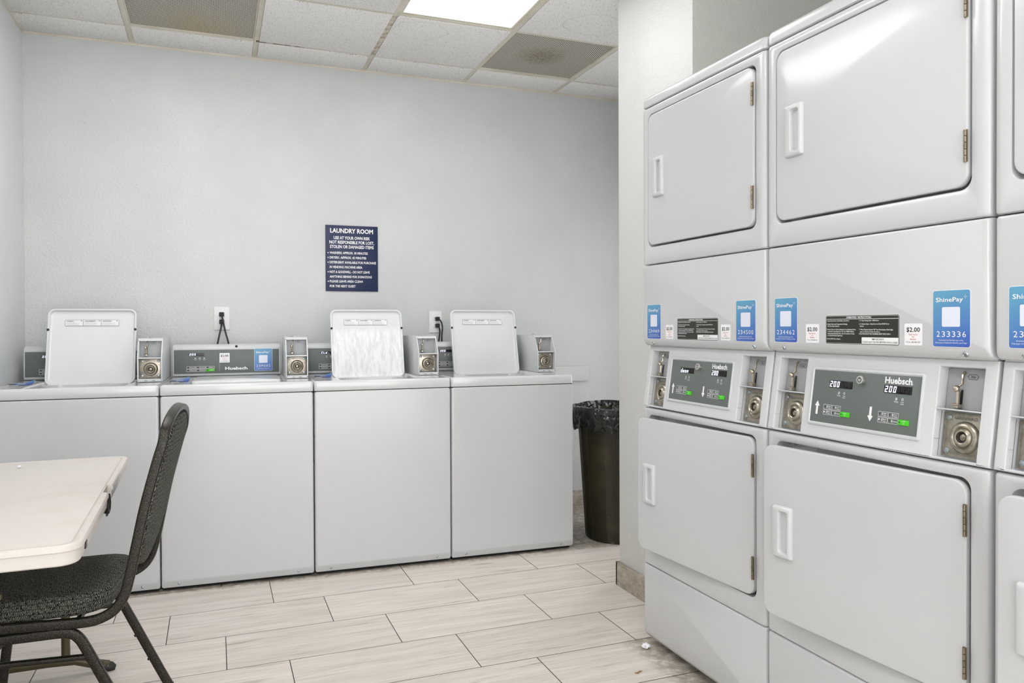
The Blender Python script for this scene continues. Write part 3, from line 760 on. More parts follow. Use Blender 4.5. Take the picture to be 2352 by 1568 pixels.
# ------------------------------------------------------------------ stacked dryers (local: x right, y into the machine, z up)
DW, DD = .6755, .70
def d_body():
    q = B('enamel', 'gap_shade'); q.box(.004, DW - .004, .06, DD, .05, .874, .004); q.box(.004, DW - .004, .085, DD, .87, 1.12, .001); q.box(.004, DW - .004, .06, DD, 1.108, 1.968, .004)
    q.box(.02, DW - .02, .06, DD - .02, .001, .052, m='gap_shade'); return q  # black block standing in for the shade beneath the dryer
def plate(q, x0, x1, z0, z1, r, y0, e=.012):      # pillowed sheet-metal front
    q.loft([rloop(x0, x1, z0, z1, r, .065), rloop(x0, x1, z0, z1, r, y0 + e), rloop(x0 + e * .12, x1 - e * .12, z0 + e * .06, z1 - e * .06, r, y0 + e * .45), rloop(x0 + e * .5, x1 - e * .5, z0 + e * .25, z1 - e * .25, r, y0 + e * .1), rloop(x0 + e * 1.1, x1 - e * 1.1, z0 + e * .6, z1 - e * .6, r, y0)])
def framed(z0, z1, hz0, hz1, hx0=.038, hx1=.634):
    def fn():
        q = B('enamel', 'gap_shade'); e = .013; r = .007; hr = .026
        q.loft([rloop(0, DW, z0, z1, r, .065, 6), rloop(0, DW, z0, z1, r, e, 6), rloop(e * .12, DW - e * .12, z0 + .0008, z1 - .0008, r, e * .45, 6), rloop(e * .5, DW - e * .5, z0 + .003, z1 - .003, r, e * .1, 6), rloop(e * 1.3, DW - e * 1.3, z0 + .006, z1 - .006, r, 0, 6),
                rloop(hx0 - .004, hx1 + .004, hz0 - .004, hz1 + .004, hr + .003, 0, 6), rloop(hx0 - .001, hx1 + .001, hz0 - .001, hz1 + .001, hr, .0015, 6), rloop(hx0, hx1, hz0, hz1, hr, .005, 6), rloop(hx0 + .001, hx1 - .001, hz0 + .001, hz1 - .001, hr, .046, 6)], cap1=True, cap0=False)
        return q
    return fn
def d_opening():        # round drum mouth behind the ajar door
    q = B('tub', 'rubber'); X = Matrix.Translation((.33, .0455, .612)) @ rot_y_face()
    q.lathe([(.190, 0), (.190, .003), (.178, .004), (.175, 0)], 'rubber', 40, X=X, cap0=False, cap1=False)
    q.lathe([(.178, .0006), (.001, .0007)], 'gap_shade', 40, X=X, cap0=False)  # flat black disc, the drum's inner shade put in as colour
    return q
def d_door():           # local x 0..w, z 0..h, front towards -y
    q = B('enamel'); w_, h_ = .584, .468; L = lambda i, r, y: rloop(i, w_ - i, i, h_ - i, r, y, 6)
    q.loft([L(.003, .027, .016), L(0, .030, .014), L(0, .030, .003), L(.0006, .0294, .0012), L(.0022, .028, .0002), L(.004, .026, 0), rloop(.062, .096, .182, .294, .008, 0, 6), rloop(.0622, .0958, .1822, .2938, .008, .0155, 6)], cap1=False)
    return q
def d_liner():
    q = B('plastic'); w_, h_ = .584, .468; L = lambda i, r, y: rloop(i, w_ - i, i, h_ - i, r, y, 6)
    q.loft([L(.045, .05, .016), L(.055, .05, .030), L(.075, .05, .034)]); return q
def d_handle():         # recessed pull, local origin at door's left-bottom; x .041-.106, z .17-.306
    q = B('plastic'); x0, x1, z0, z1 = .040, .106, .168, .308
    L = lambda i, r, y: rloop(x0 + i, x1 - i * .9, z0 + i, z1 - i, r, y)
    q.loft([L(0, .005, .001), L(0, .005, -.005), L(.002, .004, -.009), L(.005, .004, -.011), rloop(x0 + .023, x1 - .010, z0 + .012, z1 - .012, .008, -.0105), rloop(x0 + .0245, x1 - .0115, z0 + .0145, z1 - .0145, .008, -.007), rloop(x0 + .026, x1 - .0125, z0 + .017, z1 - .017, .008, .014), rloop(x0 + .029, x1 - .0135, z0 + .026, z1 - .020, .008, .040)])
    return q
def d_hinge():
    q = B('brass'); q.box(-.0045, .0045, -.002, .0, -.034, .034, .0005)
    for k in range(5): q.tube([(0, -.004, -.034 + k * .0137), (0, -.004, -.034 + (k + 1) * .0137 - .0016)], .0032, 'brass', 10)
    return q
def d_cap():
    q = B('enamel')
    def hl(i, r, z, yb=DD): return [(p[0], p[1], z) for p in rr2(DW / 2, (i + yb) / 2, DW - 2 * i, yb - i, r, 5)]
    q.loft([hl(.002, .016, 1.970), hl(-.001, .018, 1.972), hl(-.001, .018, 1.996), hl(.002, .018, 2.004), hl(.010, .016, 2.009), hl(.02, .016, 2.010)])
    return q
def d_mid():
    q = B('enamel'); z0, zb, z1 = 1.103, 1.127, 1.3957; e = .013; r = .006
    def lp(i, y, za, zc, sh=0): return rloop(i, DW - i, za, zc, r, y)
    q.loft([lp(0, .065, z0, z1), lp(0, .018, z0, z1), lp(.0015, .009, z0 + .006, z1 - .001), lp(.006, .002, z0 + .018, z1 - .003), lp(.014, 0, zb, z1 - .006)])
    q.box(.004, DW - .004, .03, .09, 1.100, 1.108)
    return q
def slant():            # console frame: x, depth, height up the slope -> local xyz
    th = math.atan2(.0305, .217)
    return Matrix.Translation((0, 0, .880)) @ Matrix.Rotation(-th, 4, 'X')
SL = slant(); SH = .2225
HX = [0, .0245, .1305, .538, .645, DW]
def grid_plate(q, xs, zs, holes, yb, m, X, bev=.0022):
    b_ = bmesh.new(); V = {}; VB = {}
    for i, x in enumerate(xs):
        for j, z in enumerate(zs): V[i, j] = b_.verts.new((x, 0, z)); VB[i, j] = b_.verts.new((x, yb, z))
    nx, nz = len(xs) - 1, len(zs) - 1
    solid = {(i, j) for i in range(nx) for j in range(nz)} - set(holes)
    for (i, j) in solid:
        b_.faces.new((V[i, j], V[i + 1, j], V[i + 1, j + 1], V[i, j + 1])); b_.faces.new((VB[i, j], VB[i, j + 1], VB[i + 1, j + 1], VB[i + 1, j]))
        for (di, dj, a, c) in ((-1, 0, (i, j), (i, j + 1)), (1, 0, (i + 1, j + 1), (i + 1, j)), (0, -1, (i + 1, j), (i, j)), (0, 1, (i, j + 1), (i + 1, j + 1))):
            if (i + di, j + dj) not in solid: b_.faces.new((V[c], V[a], VB[a], VB[c]))
    for v in [v for v in b_.verts if not v.link_faces]: b_.verts.remove(v)
    bmesh.ops.recalc_face_normals(b_, faces=b_.faces[:])
    ed = [e for e in b_.edges if len(e.link_faces) == 2 and e.calc_face_angle(0) > .8 and all(abs(v.co.y) < 1e-6 for v in e.verts)]
    bmesh.ops.bevel(b_, geom=ed, offset=bev, segments=3, affect='EDGES', profile=.5)
    return q.merge(b_, m, X)
def d_console():
    q = B('plastic')
    grid_plate(q, HX, [0, .006, .205, SH], [(1, 1), (3, 1)], .055, 'plastic', SL, .0035)
    for (x0, x1) in ((HX[1], HX[2]), (HX[3], HX[4])):
        q.box(x0 - .002, x1 + .002, .034, .038, .003, .21, X=SL)
        q.box(x0 - .001, x1 + .001, .0012, .034, .1105, .1135, X=SL, r=.0004)        # shelf between slide and lock
        q.box(x0 - .001, x0 + .0012, .019, .0195, .008, .108, X=SL, m='grey_ink')     # moulding seam on the side
        q.box(x0 - .001, x0 + .0008, .003, .019, .0445, .0450, X=SL, m='grey_ink')
    # raised bezel around the control panel
    q2 = [rloop(.157, .506, .033, .186, .005, 0), rloop(.157, .506, .033, .186, .005, -.003), rloop(.1585, .5045, .0345, .1845, .004, -.0042), rloop(.1625, .5005, .0385, .1805, .003, -.0042), rloop(.164, .499, .040, .179, .0025, -.002)]
    q.loft(q2, X=SL)
    return q
def keyset(q, x, z):      # four outlined keys with words
    def bx(x0, x1, z0, z1, word1, word2, lit=False):
        outline(q, x0, x1, z0, z1, .0007, -.0023, 'white_ink')
        q.poly([(x0 + .0025, z0 + .0055), (x0 + .0055, z0 + .0055), (x0 + .0055, z0 + .0085), (x0 + .0025, z0 + .0085)], -.0023, 'seg_lit' if lit else 'black_ink')
        q.poly([(x0 + .0108, z0 + .003), (x0 + .0125, z0 + .003), (x0 + .0125, z0 + .010), (x0 + .0108, z0 + .010)], -.0023, 'white_ink')
        if word2: q.text(word1, x0 + .014, x1 - .004, z0 + .0070, .0030, -.0023, 'white_ink', .008); q.text(word2, x0 + .014, x1 - .004, z0 + .0025, .0030, -.0023, 'white_ink', .008)
        else: q.text(word1, x0 + .014, x1 - .0015, z0 + .0045, .0034, -.0023, 'white_ink', .008)
    bx(x, x + .028, z + .014, z + .0265, 'High', 'Temp'); bx(x + .0295, x + .0585, z + .014, z + .0265, 'Low', 'Temp')
    bx(x, x + .028, z, z + .0125, 'Med', 'Temp', True); bx(x + .0295, x + .0585, z, z + .0125, 'Delicate', None)
def d_panel():
    q = B('grey_panel'); old = q.X; q.X = SL @ Matrix.Translation((0, -.0005, 0))
    q.box(.165, .498, -.0018, .002, .041, .178, .0006)
    keyset(q, .2095, .0625); keyset(q, .3865, .0625)
    ar = [(-.0035, 0), (.0035, 0), (.0035, .022), (.0085, .022), (0, .036), (-.0085, .022), (-.0035, .022)]
    for (ax, ud) in ((.187, 1), (.363, -1)):
        pts = [(ax + px * 1.0, .061 + (pz if ud > 0 else .036 - pz)) for px, pz in ar]
        if ud < 0: pts = pts[::-1]
        if ud > 0: q.poly([pts[0], pts[1], pts[2], pts[6]], -.0023, 'white_ink'); q.poly([pts[3], pts[4], pts[5]], -.0023, 'white_ink')
        if ud < 0: q.poly([pts[1], pts[2], pts[3]], -.0023, 'white_ink'); q.quad([(p[0], -.0023, p[1]) for p in (pts[0], pts[4], pts[5], pts[6])], 'white_ink')
    for bx_ in (.257, .434):
        q.poly([(bx_ - .0006, .1285), (bx_ + .0006, .1285), (bx_ + .0006, .1297), (bx_ - .0006, .1297)], -.0023, 'black_ink')
        q.poly([(bx_ + .0169, .1285), (bx_ + .0181, .1285), (bx_ + .0181, .1297), (bx_ + .0169, .1297)], -.0023, 'black_ink')
        for k in range(3): q.poly([(bx_ - .0025 + k * .0018, .1185), (bx_ - .0015 + k * .0018, .1185), (bx_ - .0013 + k * .0018, .1250), (bx_ - .0023 + k * .0018, .1250)], -.0023, 'white_ink')
        q.text('Drying', bx_ - .0055, bx_ + .0055, .1140, .0030, -.0023, 'white_ink', .01)
        for k in range(8):
            a = k * pi / 4
            cx_, cz_ = bx_ + .0175 + .0025 * cos(a), .1220 + .0025 * sin(a)
            q.poly([(cx_ - .0007, cz_ - .0007), (cx_ + .0007, cz_ - .0007), (cx_ + .0007, cz_ + .0007), (cx_ - .0007, cz_ + .0007)], -.0023, 'white_ink')
        q.text('Cool', bx_ + .0135, bx_ + .0215, .1140, .0030, -.0023, 'white_ink', .01); q.text('Down', bx_ + .0130, bx_ + .0220, .1095, .0030, -.0023, 'white_ink', .01)
    q.text('Huebsch', .3965, .4735, .1575, .0145, -.0023, 'white_ink', .032); q.text('.', .4745, .476, .1575, .0145, -.0023, 'white_ink')
    return q
def start_key():
    q = B('green'); q.box(0, .0295, -.003, 0, 0, .0125, .0005)
    q.poly([(.003, .005), (.006, .005), (.006, .008), (.003, .008)], -.0034, 'black_ink'); q.text('START', .0115, .0215, .0082, .0022, -.0034, 'white_ink')
    q.X = Matrix.Translation((.0165, 0, .0042)) @ Matrix.Rotation(R(45), 4, 'Y'); outline(q, -.0018, .0018, -.0018, .0018, .0004, -.0034, 'white_ink'); return q
def d_lock():
    q = B('silver'); face_disc(q, [(.0115, 0), (.0115, .008), (.0105, .0115), (.0085, .012), (.006, .0118), (.0058, .0095)], 0, 0, 0, 'silver', 24)
    face_disc(q, [(.0058, 0), (.0058, .0005)], 0, 0, -.0096, 'black_ink', 18); face_disc(q, [(.0042, 0), (.0042, .002)], 0, 0, -.0098, 'silver', 16)
    q.box(-.0007, .0007, -.0124, -.0118, .0035, .0062, m='black_ink'); return q
def d_coin(x0, x1):
    return lambda: (lambda q: (q.box(x0 + .0015, x1 - .001, .028, .032, .1145, .2045, .0005, X=SL), coinb(q, x0 + .062, .187), q)[-1])(B('slate'))
def coinb(q, x, z):
    old = q.X; q.X = SL; coin_badge(q, x, z, .0275, .0125); q.X = old
def d_slide(x0):
    def fn():
        q = B('chrome'); q.X = SL; coin_slide(q, x0 + .037, .1155, .027, .084); return q
    return fn
def d_lockplate(x0, x1):
    def fn():
        q = lock_plate(x0 + .004, x1 - .001, .010, .107, .0, True)
        for v in q.bm.verts: v.co = (SL @ Matrix.Translation((0, .0285, 0))) @ v.co
        return q
    return fn
INS = ((.0035, 'l', ['1. Open Dryer Door, Load Clothes, Close Door.', '', '2. Select Fabric and Temperature Settings', '    OR Turn Fabric Selector.', '', '3. Insert Coins or Card as Required. Use Additional Coins', '    or Card for more Drying Time. OR, Turn TIMER KNOB to', '    obtain desired Drying Time. Last 3-5 minutes of Cycle', '    is COOL-DOWN (No Heat) Period.', '', '4. Push START Pad or Button.']),
       (.1100, 'r', ['5. To Stop Drying Cycle - OPEN Door.', '', '6. To Restart Dryer - Close Door and Push START Pad or', '    Button.', '', '7. When Display Indicates "00" Time Remaining or Panel Light', '    goes out, Remove Clothes from Dryer.', 'IF CLOTHES ARE NOT DRY AS DESIRED, REPEAT STEPS 3 AND 4.']))
def d_instr():
    q = B('instr_black', 'label_grey'); w_, h_ = .228, .0715
    q.loft([rloop(-.0015, w_ + .0015, -.0015, h_ + .0015, .005, 0), rloop(-.0015, w_ + .0015, -.0015, h_ + .0015, .005, -.0004)], 'label_grey')
    q.loft([rloop(0, w_, 0, h_, .004, -.0002), rloop(0, w_, 0, h_, .004, -.0007)], 'instr_black')
    q.poly([(.002, h_ - .0095), (w_ - .002, h_ - .0095), (w_ - .002, h_ - .0083), (.002, h_ - .0083)], -.0009, 'label_grey')
    outline(q, .0015, w_ - .0015, .0015, h_ - .0015, .0006, -.0009, 'label_grey')
    q.text('-OPERATING  INSTRUCTIONS-', .068, .148, h_ - .0072, .0042, -.0010, 'white_ink', .02)
    for (x, _, lines) in INS:
        z = h_ - .0145
        for ln in lines:
            if ln:
                ind = .003 if ln.startswith(' ') else 0; s_ = ln.strip()
                q.text(s_, x + ind, x + ind + len(s_) * .00168, z, .0028, -.0010, 'white_ink', .02)
                z -= .0052
            else: z -= .0032
    q.loft([rloop(.118, w_ - .002, .002, .0175, .0015, -.0007), rloop(.118, w_ - .002, .002, .0175, .0015, -.0010)], 'label_white')
    q.text('IMPORTANT:', .150, .186, .0110, .0042, -.0013, 'black_ink', .004); q.text('CLEAN LINT FILTER BEFORE EACH LOAD', .1205, w_ - .004, .0042, .0042, -.0013, 'black_ink', .004)
    return q
def d_kick():
    q = B('enamel'); z0, zb, z1 = .030, .052, .3007
    q.loft([rloop(0, DW, z0, z1, .006, .065), rloop(0, DW, z0, z1, .006, .020), rloop(.0015, DW - .0015, z0 + .004, z1 - .001, .006, .010), rloop(.005, DW - .005, z0 + .014, z1 - .003, .006, .003), rloop(.012, DW - .012, zb, z1 - .006, .006, 0)])
    return q
def d_foot(): return B('zinc').lathe([(.016, 0), (.016, .006), (.006, .009), (.006, .055)], 'zinc', 14)
def d_bolt(): return B('zinc').lathe([(.0066, 0), (.0062, .0018), (.0045, .0032), (.0040, .0022), (.001, .002)], 'zinc', 14, X=Matrix.Rotation(R(18), 4, 'X') @ rot_y_face())
def ratings():
    q = B('label_grey'); q.box(0, .095, -.0005, 0, 0, .016); q.text('Alliance', .003, .022, .0105, .003, -.0008, 'black_ink', .03)
    q.text('Laundry Systems LLC', .024, .052, .0105, .002, -.0008, 'black_ink')
    q.text('MFD. IN U.S.A.', .003, .036, .006, .002, -.0008, 'black_ink', .02); return q

def dryer(yl, label, nums, disps, x=1.4765):
    o = thing('stacked_dryer', label, 'dryer', (x, yl, 0), -pi / 2, 'stacked tumble dryers in the alcove')
    part('body', o, 'db', d_body)
    part('top_cap', o, 'dc', d_cap)
    part('upper_front', o, 'duf', framed(1.3965, 1.967, 1.460, 1.939))
    part('middle_panel', o, 'dm', d_mid)
    part('lower_front', o, 'dlf', framed(.3015, .8755, .371, .851))
    part('drum_opening', o, 'ddo', d_opening, 'dark round drum opening')
    part('access_panel', o, 'dk', d_kick)
    part('rating_label', o, 'drl', ratings, 'small silver rating label', loc=(.055, .0448, .8285))
    for x_ in (.06, DW - .06):
        for y_ in (.07, DD - .07): part('foot', o, 'df', d_foot, loc=(x_, y_, 0))
    for x_ in (.062, .618): part('bolt', o, 'dbo', d_bolt, loc=(x_, .0068, 1.1125))
    for x_ in (.045, .632): part('bolt', o, 'dbo', d_bolt, loc=(x_, .009, .038))
    # doors: hinges on the right, upper shut, lower a little ajar
    for (z_, ang, y_) in ((1.466, 0, -.0035), (.377, 4.6, -.0035)):
        px_ = .628
        dloc = (px_ - .584 * cos(R(ang)), y_ - .584 * sin(R(ang)), z_)
        d = part('door', o, 'dd', d_door, 'closed upper door' if ang == 0 else 'lower door standing ajar', loc=dloc, rot=(0, 0, R(ang)))
        part('handle', d, 'dh', d_handle, 'moulded white pull handle')
        part('liner', d, 'dlin' + str(ang > 0), d_liner) if ang else None
        for hz in (.084, .386): part('hinge', d, 'dhi', d_hinge, 'worn metal hinge', loc=(.5825, -.0005, hz))
    c = part('console', o, 'dcon', d_console)
    part('control_panel', c, 'dpan', d_panel, 'grey control panel with white arrows and lettering')
    for k, (a, e) in enumerate(((.2225, .2985), (.397, .4745))):
        ds = part('display', c, 'dd%s%.3f' % (disps[k], a), lambda: display(disps[k], 0, e - a, 0, .0185), 'black digital display')
        ds.matrix_local = SL @ Matrix.Translation((a, -.0026, .1345))
    for a in (.2695, .4465):
        ky = part('start_key', c, 'dky', start_key, 'green start key'); ky.matrix_local = SL @ Matrix.Translation((a, -.0022, .0625))
    lk = part('key_lock', c, 'dlk', d_lock, 'round chrome lock'); lk.matrix_local = SL @ Matrix.Translation((.329, -.0022, .1590))
    for (a, e) in ((HX[1], HX[2]), (HX[3], HX[4])):
        part('coin_plate', c, 'dcp%.2f' % a, d_coin(a, e), 'grey plate marked 25\u00a2')
        part('coin_slide', c, 'dcs%.2f' % a, d_slide(a), 'bent chrome lever with a ball')
        part('lock_plate', c, 'dlp%.2f' % a, d_lockplate(a, e), 'stamped steel plate with round lock')
    for k, (a, zz) in enumerate(((.034, 1.1285), (.545, 1.1275))):
        n_ = nums[k]
        part('payment_sticker', o, 'sp' + n_, lambda: shinepay(n_, .0885, .1215), 'blue sticker numbered ' + n_.strip() if len(n_.strip()) > 3 else 'blue payment sticker', loc=(a, -.0002, zz))
    for a in (.1555, .4695): part('price_sticker', o, 'dpr', lambda: pricetag(.0475, .0495), 'white $2.00 sticker', loc=(a, -.0002, 1.1285))
    part('instruction_label', o, 'dins', d_instr, 'black instruction label with white lettering', loc=(.2275, -.0002, 1.1275))
    return o
dryer(2.4645, 'white stacked dryer standing against the partition, stickers 234469 and 234500', ('234469', '234500'), ('doon', '200'))
dryer(1.7815, 'white stacked dryer with stickers 234462 and 233336, middle of the row', ('234462', '233336'), ('200', '200'))
dryer(1.0975, 'white stacked dryer cut off by the right edge of the picture', ('23    ', '      '), ('200', '200'))

# ------------------------------------------------------------------ wall sign
sg = thing('wall_sign', 'navy blue LAUNDRY ROOM rules sign with white lettering on the back wall', 'sign', (.599, YB - .001, 1.381))
def sign():
    q = B('navy'); W_, H_ = .302, .381; q.box(0, W_, -.006, 0, 0, H_, .0008)
    K = W_ / 1044; Z = lambda v: H_ - (v) * (H_ / 1322)
    # rows measured as fractions of the plate: (text, x0, x1, baseline, cap height)
    rows = [('LAUNDRY ROOM', 90, 948, 150, 84, .034), ('USE AT YOUR OWN RISK', 160, 885, 280, 58, .030), ('NOT RESPONSIBLE FOR LOST,', 75, 970, 368, 58, .030),
            ('STOLEN OR DAMAGED ITEMS', 85, 960, 458, 58, .030), ('WASHERS: APPROX. 30 MINUTES', 80, 838, 575, 44, .026), ('DRYERS : APPROX. 45 MINUTES', 78, 806, 670, 44, .026),
            ('DETERGENT AVAILABLE FOR PURCHASE', 78, 1005, 765, 44, .026), ('IN VENDING MACHINE AREA', 78, 726, 860, 44, .026), ('NOT A GOODWILL - DO NOT LEAVE', 78, 876, 957, 44, .026),
            ('ANYTHING BEHIND FOR DONATIONS', 78, 918, 1053, 44, .026), ('PLEASE LEAVE AREA CLEAN', 78, 734, 1146, 44, .026), ('FOR THE NEXT GUEST', 78, 590, 1243, 44, .026)]
    for tx, a, c, z, h_, bd in rows: q.text(tx, a * K, c * K, Z(z), h_ * (H_ / 1322), -.0066, 'white_ink', bd)
    for z in (555, 650, 745, 937, 1126): face_disc(q, [(.0034, 0), (.0034, .0005)], 48 * K, Z(z), -.0061, 'white_ink', 12)
    return q
link('sign_plate', sign().mesh('sign_plate'), sg)

# ------------------------------------------------------------------ outlets and cords
def outlet(x0, x1, z0, z1, lb):
    o = thing('wall_outlet', lb, 'electrical outlet', ((x0 + x1) / 2, YB, (z0 + z1) / 2), 0, 'wall outlets')
    w_, h_ = x1 - x0, z1 - z0
    q = B('outlet'); L = lambda i, y: rloop(-w_ / 2 + i, w_ / 2 - i, -h_ / 2 + i, h_ / 2 - i, .003, y)
    q.loft([L(0, 0), L(0, -.003), L(.003, -.006)]); link('cover_plate', q.mesh('cover_plate'), o)
    for s in (-1, 1):
        q = B('outlet', 'black_ink'); face_disc(q, [(.0165, 0), (.0165, .008), (.015, .009)], 0, 0, 0, 'outlet', 24)
        for a in (-.006, .006): q.box(a - .001, a + .001, -.0094, -.0088, -.001, .007, m='black_ink')
        link('receptacle', q.mesh('receptacle'), o, (-.0005, -.001, s * .0215))
    return o
outlet(-.003, .079, 1.159, 1.287, 'white duplex outlet above the washer with the closed lid')
outlet(1.211, 1.292, 1.135, 1.267, 'white duplex outlet between the two right-hand open lids')
def cordset(px, pz, pts, lb):
    o = thing('power_cord', lb, 'power cord', (px, YB - .012, pz), 0, 'black power cords')
    q = B('rubber'); q.loft([rloop(-.012, .012, -.011, .012, .004, .002), rloop(-.013, .013, -.012, .013, .004, -.010), rloop(-.010, .010, -.010, .011, .004, -.026), rloop(-.006, .006, -.008, .006, .003, -.032)])
    link('plug', q.mesh('plug'), o)
    base = Vector((px, YB - .012, pz))
    P0 = [Vector(p) - base for p in pts]
    # Catmull-Rom smoothing
    out = []
    Q = [P0[0]] + P0 + [P0[-1]]
    for i in range(1, len(Q) - 2):
        for k in range(6):
            s_ = k / 6; a, b_, c, d = Q[i - 1], Q[i], Q[i + 1], Q[i + 2]
            out.append(.5 * ((2 * b_) + (-a + c) * s_ + (2 * a - 5 * b_ + 4 * c - d) * s_ ** 2 + (-a + 3 * b_ - 3 * c + d) * s_ ** 3))
    out.append(P0[-1])
    q = B('cord'); q.tube(out, .0048, 'cord', 8); link('cable', q.mesh('cable'), o)
cordset(.037, 1.2450, [(.037, YB - .042, 1.241), (.042, YB - .058, 1.215), (.055, YB - .066, 1.15), (.070, YB - .066, 1.09), (.085, YB - .060, 1.0), (.09, YB - .05, .80), (.09, YB - .05, .55)], 'black cord plugged into the upper socket of the left outlet')
cordset(.037, 1.2040, [(.037, YB - .042, 1.200), (.034, YB - .050, 1.175), (.022, YB - .052, 1.12), (.014, YB - .050, 1.08), (0, YB - .05, 1.0), (-.02, YB - .05, .8), (-.02, YB - .05, .55)], 'black cord plugged into the lower socket of the left outlet')
cordset(1.259, 1.2200, [(1.259, YB - .042, 1.218), (1.270, YB - .056, 1.205), (1.278, YB - .060, 1.17), (1.274, YB - .060, 1.11), (1.277, YB - .056, 1.0), (1.28, YB - .05, .80), (1.28, YB - .05, .55)], 'black cord plugged into the upper socket of the right outlet')
cordset(1.259, 1.1790, [(1.259, YB - .042, 1.175), (1.266, YB - .046, 1.15), (1.262, YB - .046, 1.11), (1.255, YB - .046, 1.05), (1.25, YB - .05, .9), (1.25, YB - .05, .55)], 'black cord plugged into the lower socket of the right outlet')

# ------------------------------------------------------------------ folding table (local: x across, y along, z up)
TW, TL, TH = .598, 1.220, .716
TB = Vector((-.280 - TW / 2, 2.452, 0))
tb = thing('folding_table', 'ivory plastic fold-in-half table against the left wall', 'table', TB, R(1.0))
def outline_table(i, r, z):
    hw, hl_ = TW / 2 - i, TL / 2 - i; nw, ni = .055, TW / 2 - .015
    arc = lambda cx, cy, a0: [(cx + r * cos(R(a0 + 15 * k)), cy + r * sin(R(a0 + 15 * k))) for k in range(7)]
    xi = min(hw, ni)
    pts = arc(hw - r, hl_ - r, 0) + arc(-hw + r, hl_ - r, 90) + [(-hw, nw + .002), (-xi, nw), (-xi, -nw), (-hw, -nw - .002)] + arc(-hw + r, -hl_ + r, 180) + arc(hw - r, -hl_ + r, 270) + [(hw, -nw - .002), (xi, -nw), (xi, nw), (hw, nw + .002)]
    return [(p[0], p[1], z) for p in pts]
def tabletop():
    q = B('table'); hl = outline_table
    q.loft([hl(.030, .03, TH - .020), hl(.014, .035, TH - .045), hl(.010, .036, TH - .046), hl(.006, .040, TH - .043), hl(.004, .042, TH - .0165), hl(.0, .045, TH - .014), hl(0, .045, TH - .007), hl(.002, .043, TH - .002), hl(.005, .040, TH), hl(.012, .036, TH + .0003), hl(.016, .033, TH - .001), hl(.0175, .032, TH - .0045), hl(.0195, .030, TH - .0045), hl(.0215, .028, TH - .0012), hl(.026, .025, TH + .0002)])
    return q
top = link('tabletop', tabletop().mesh('tabletop', 30), tb)
q = B('rubber')
for s in (1,):
    hpts = [(TW / 2 - .016, -.053, TH - .026), (TW / 2 - .013, -.046, TH - .048), (TW / 2 - .012, -.026, TH - .062), (TW / 2 - .012, 0, TH - .066), (TW / 2 - .012, .026, TH - .062), (TW / 2 - .013, .046, TH - .048), (TW / 2 - .016, .053, TH - .026)]
    q.tube(hpts, .008, 'rubber', 8, sq=(.018, .008))
    for k in range(9): q.box(TW / 2 - .010, TW / 2 - .006, -.034 + k * .0085, -.0305 + k * .0085, TH - .072, TH - .054, m='rubber')
link('carry_handle', q.mesh('carry_handle'), tb, label='black ribbed carry handle')
q = B('rubber'); q.box(TW / 2 - .008, TW / 2 - .0022, -.508, -.484, TH - .038, TH - .0195, .002); q.box(TW / 2 - .0022, TW / 2 - .0016, -.503, -.489, TH - .034, TH - .022, m='grey_ink')
link('latch', q.mesh('latch'), tb, label='small black latch')
for e in (-1, 1):
    yy = e * .487
    for s in (-1, 1):
        q = B('bronze'); q.tube([(s * .112, yy, .066), (s * .112, yy, TH - .03)], .0135, 'bronze', 14); link('leg', q.mesh('leg'), tb)
    q = B('bronze'); q.tube([(-.240, yy, .018), (-.21, yy, .026), (-.14, yy, .052), (-.06, yy, .056), (.06, yy, .056), (.14, yy, .052), (.21, yy, .026), (.240, yy, .018)], .016, 'bronze', 14)
    ft = link('foot_bar', q.mesh('foot_bar'), tb)
    for s in (-1, 1):
        q = B('rubber')
        q.tube([(s * (.212 + k * .007), yy, .0240 - k * .0024) for k in range(8)], [.0168, .0182, .0166, .0178, .0158, .0165, .0125, .008], 'rubber', 12)
        link('end_cap', q.mesh('end_cap'), ft)
    q = B('bronze'); q.tube([(0, yy, TH - .13), (0, e * .12, TH - .04)], .008, 'bronze', 8); q.box(-.13, .13, yy - .006, yy + .006, TH - .135, TH - .125)
    link('brace', q.mesh('brace'), tb)
def crumple(name, label, cat, loc, r, mat, seed, flat=.7):
    q = B(mat); b_ = bmesh.new(); bmesh.ops.create_icosphere(b_, subdivisions=3, radius=r)
    for v in b_.verts:
        n_ = v.co.normalized(); k = 1 + .55 * mnoise.noise(n_ * 2.3 + Vector((seed, 0, 0))) - .35 * abs(mnoise.noise(n_ * 5 + Vector((0, seed, 0))))
        v.co = n_ * r * k; v.co.z *= flat
    zm = min(v.co.z for v in b_.verts)
    for v in b_.verts: v.co.z -= zm
    q.merge(b_, mat); return thing(name, label, cat, loc, 0, None, q.mesh(name, 20))
crumple('paper_scrap', 'tiny white paper scrap on the folding table', 'paper scrap', (-.600, 2.92, TH + .0004), .006, 'paper', 3)
crumple('crumpled_paper', 'crumpled white paper on the floor at the corner of the dryer by the partition', 'paper', (1.456, 2.412, 0), .0135, 'paper', 8)
q = B('leaf')
q.tube([(-.014, .004, .003), (-.006, -.001, .002), (.002, .001, .004), (.008, .004, .002), (.014, -.002, .004)], [.0012, .0028, .0016, .0028, .001], 'leaf', 6)
thing('debris_scrap', 'small dry brown scrap on the floor tiles near the dryers', 'debris', (1.330, 2.251, 0), .2, None, q.mesh('debris_scrap'))

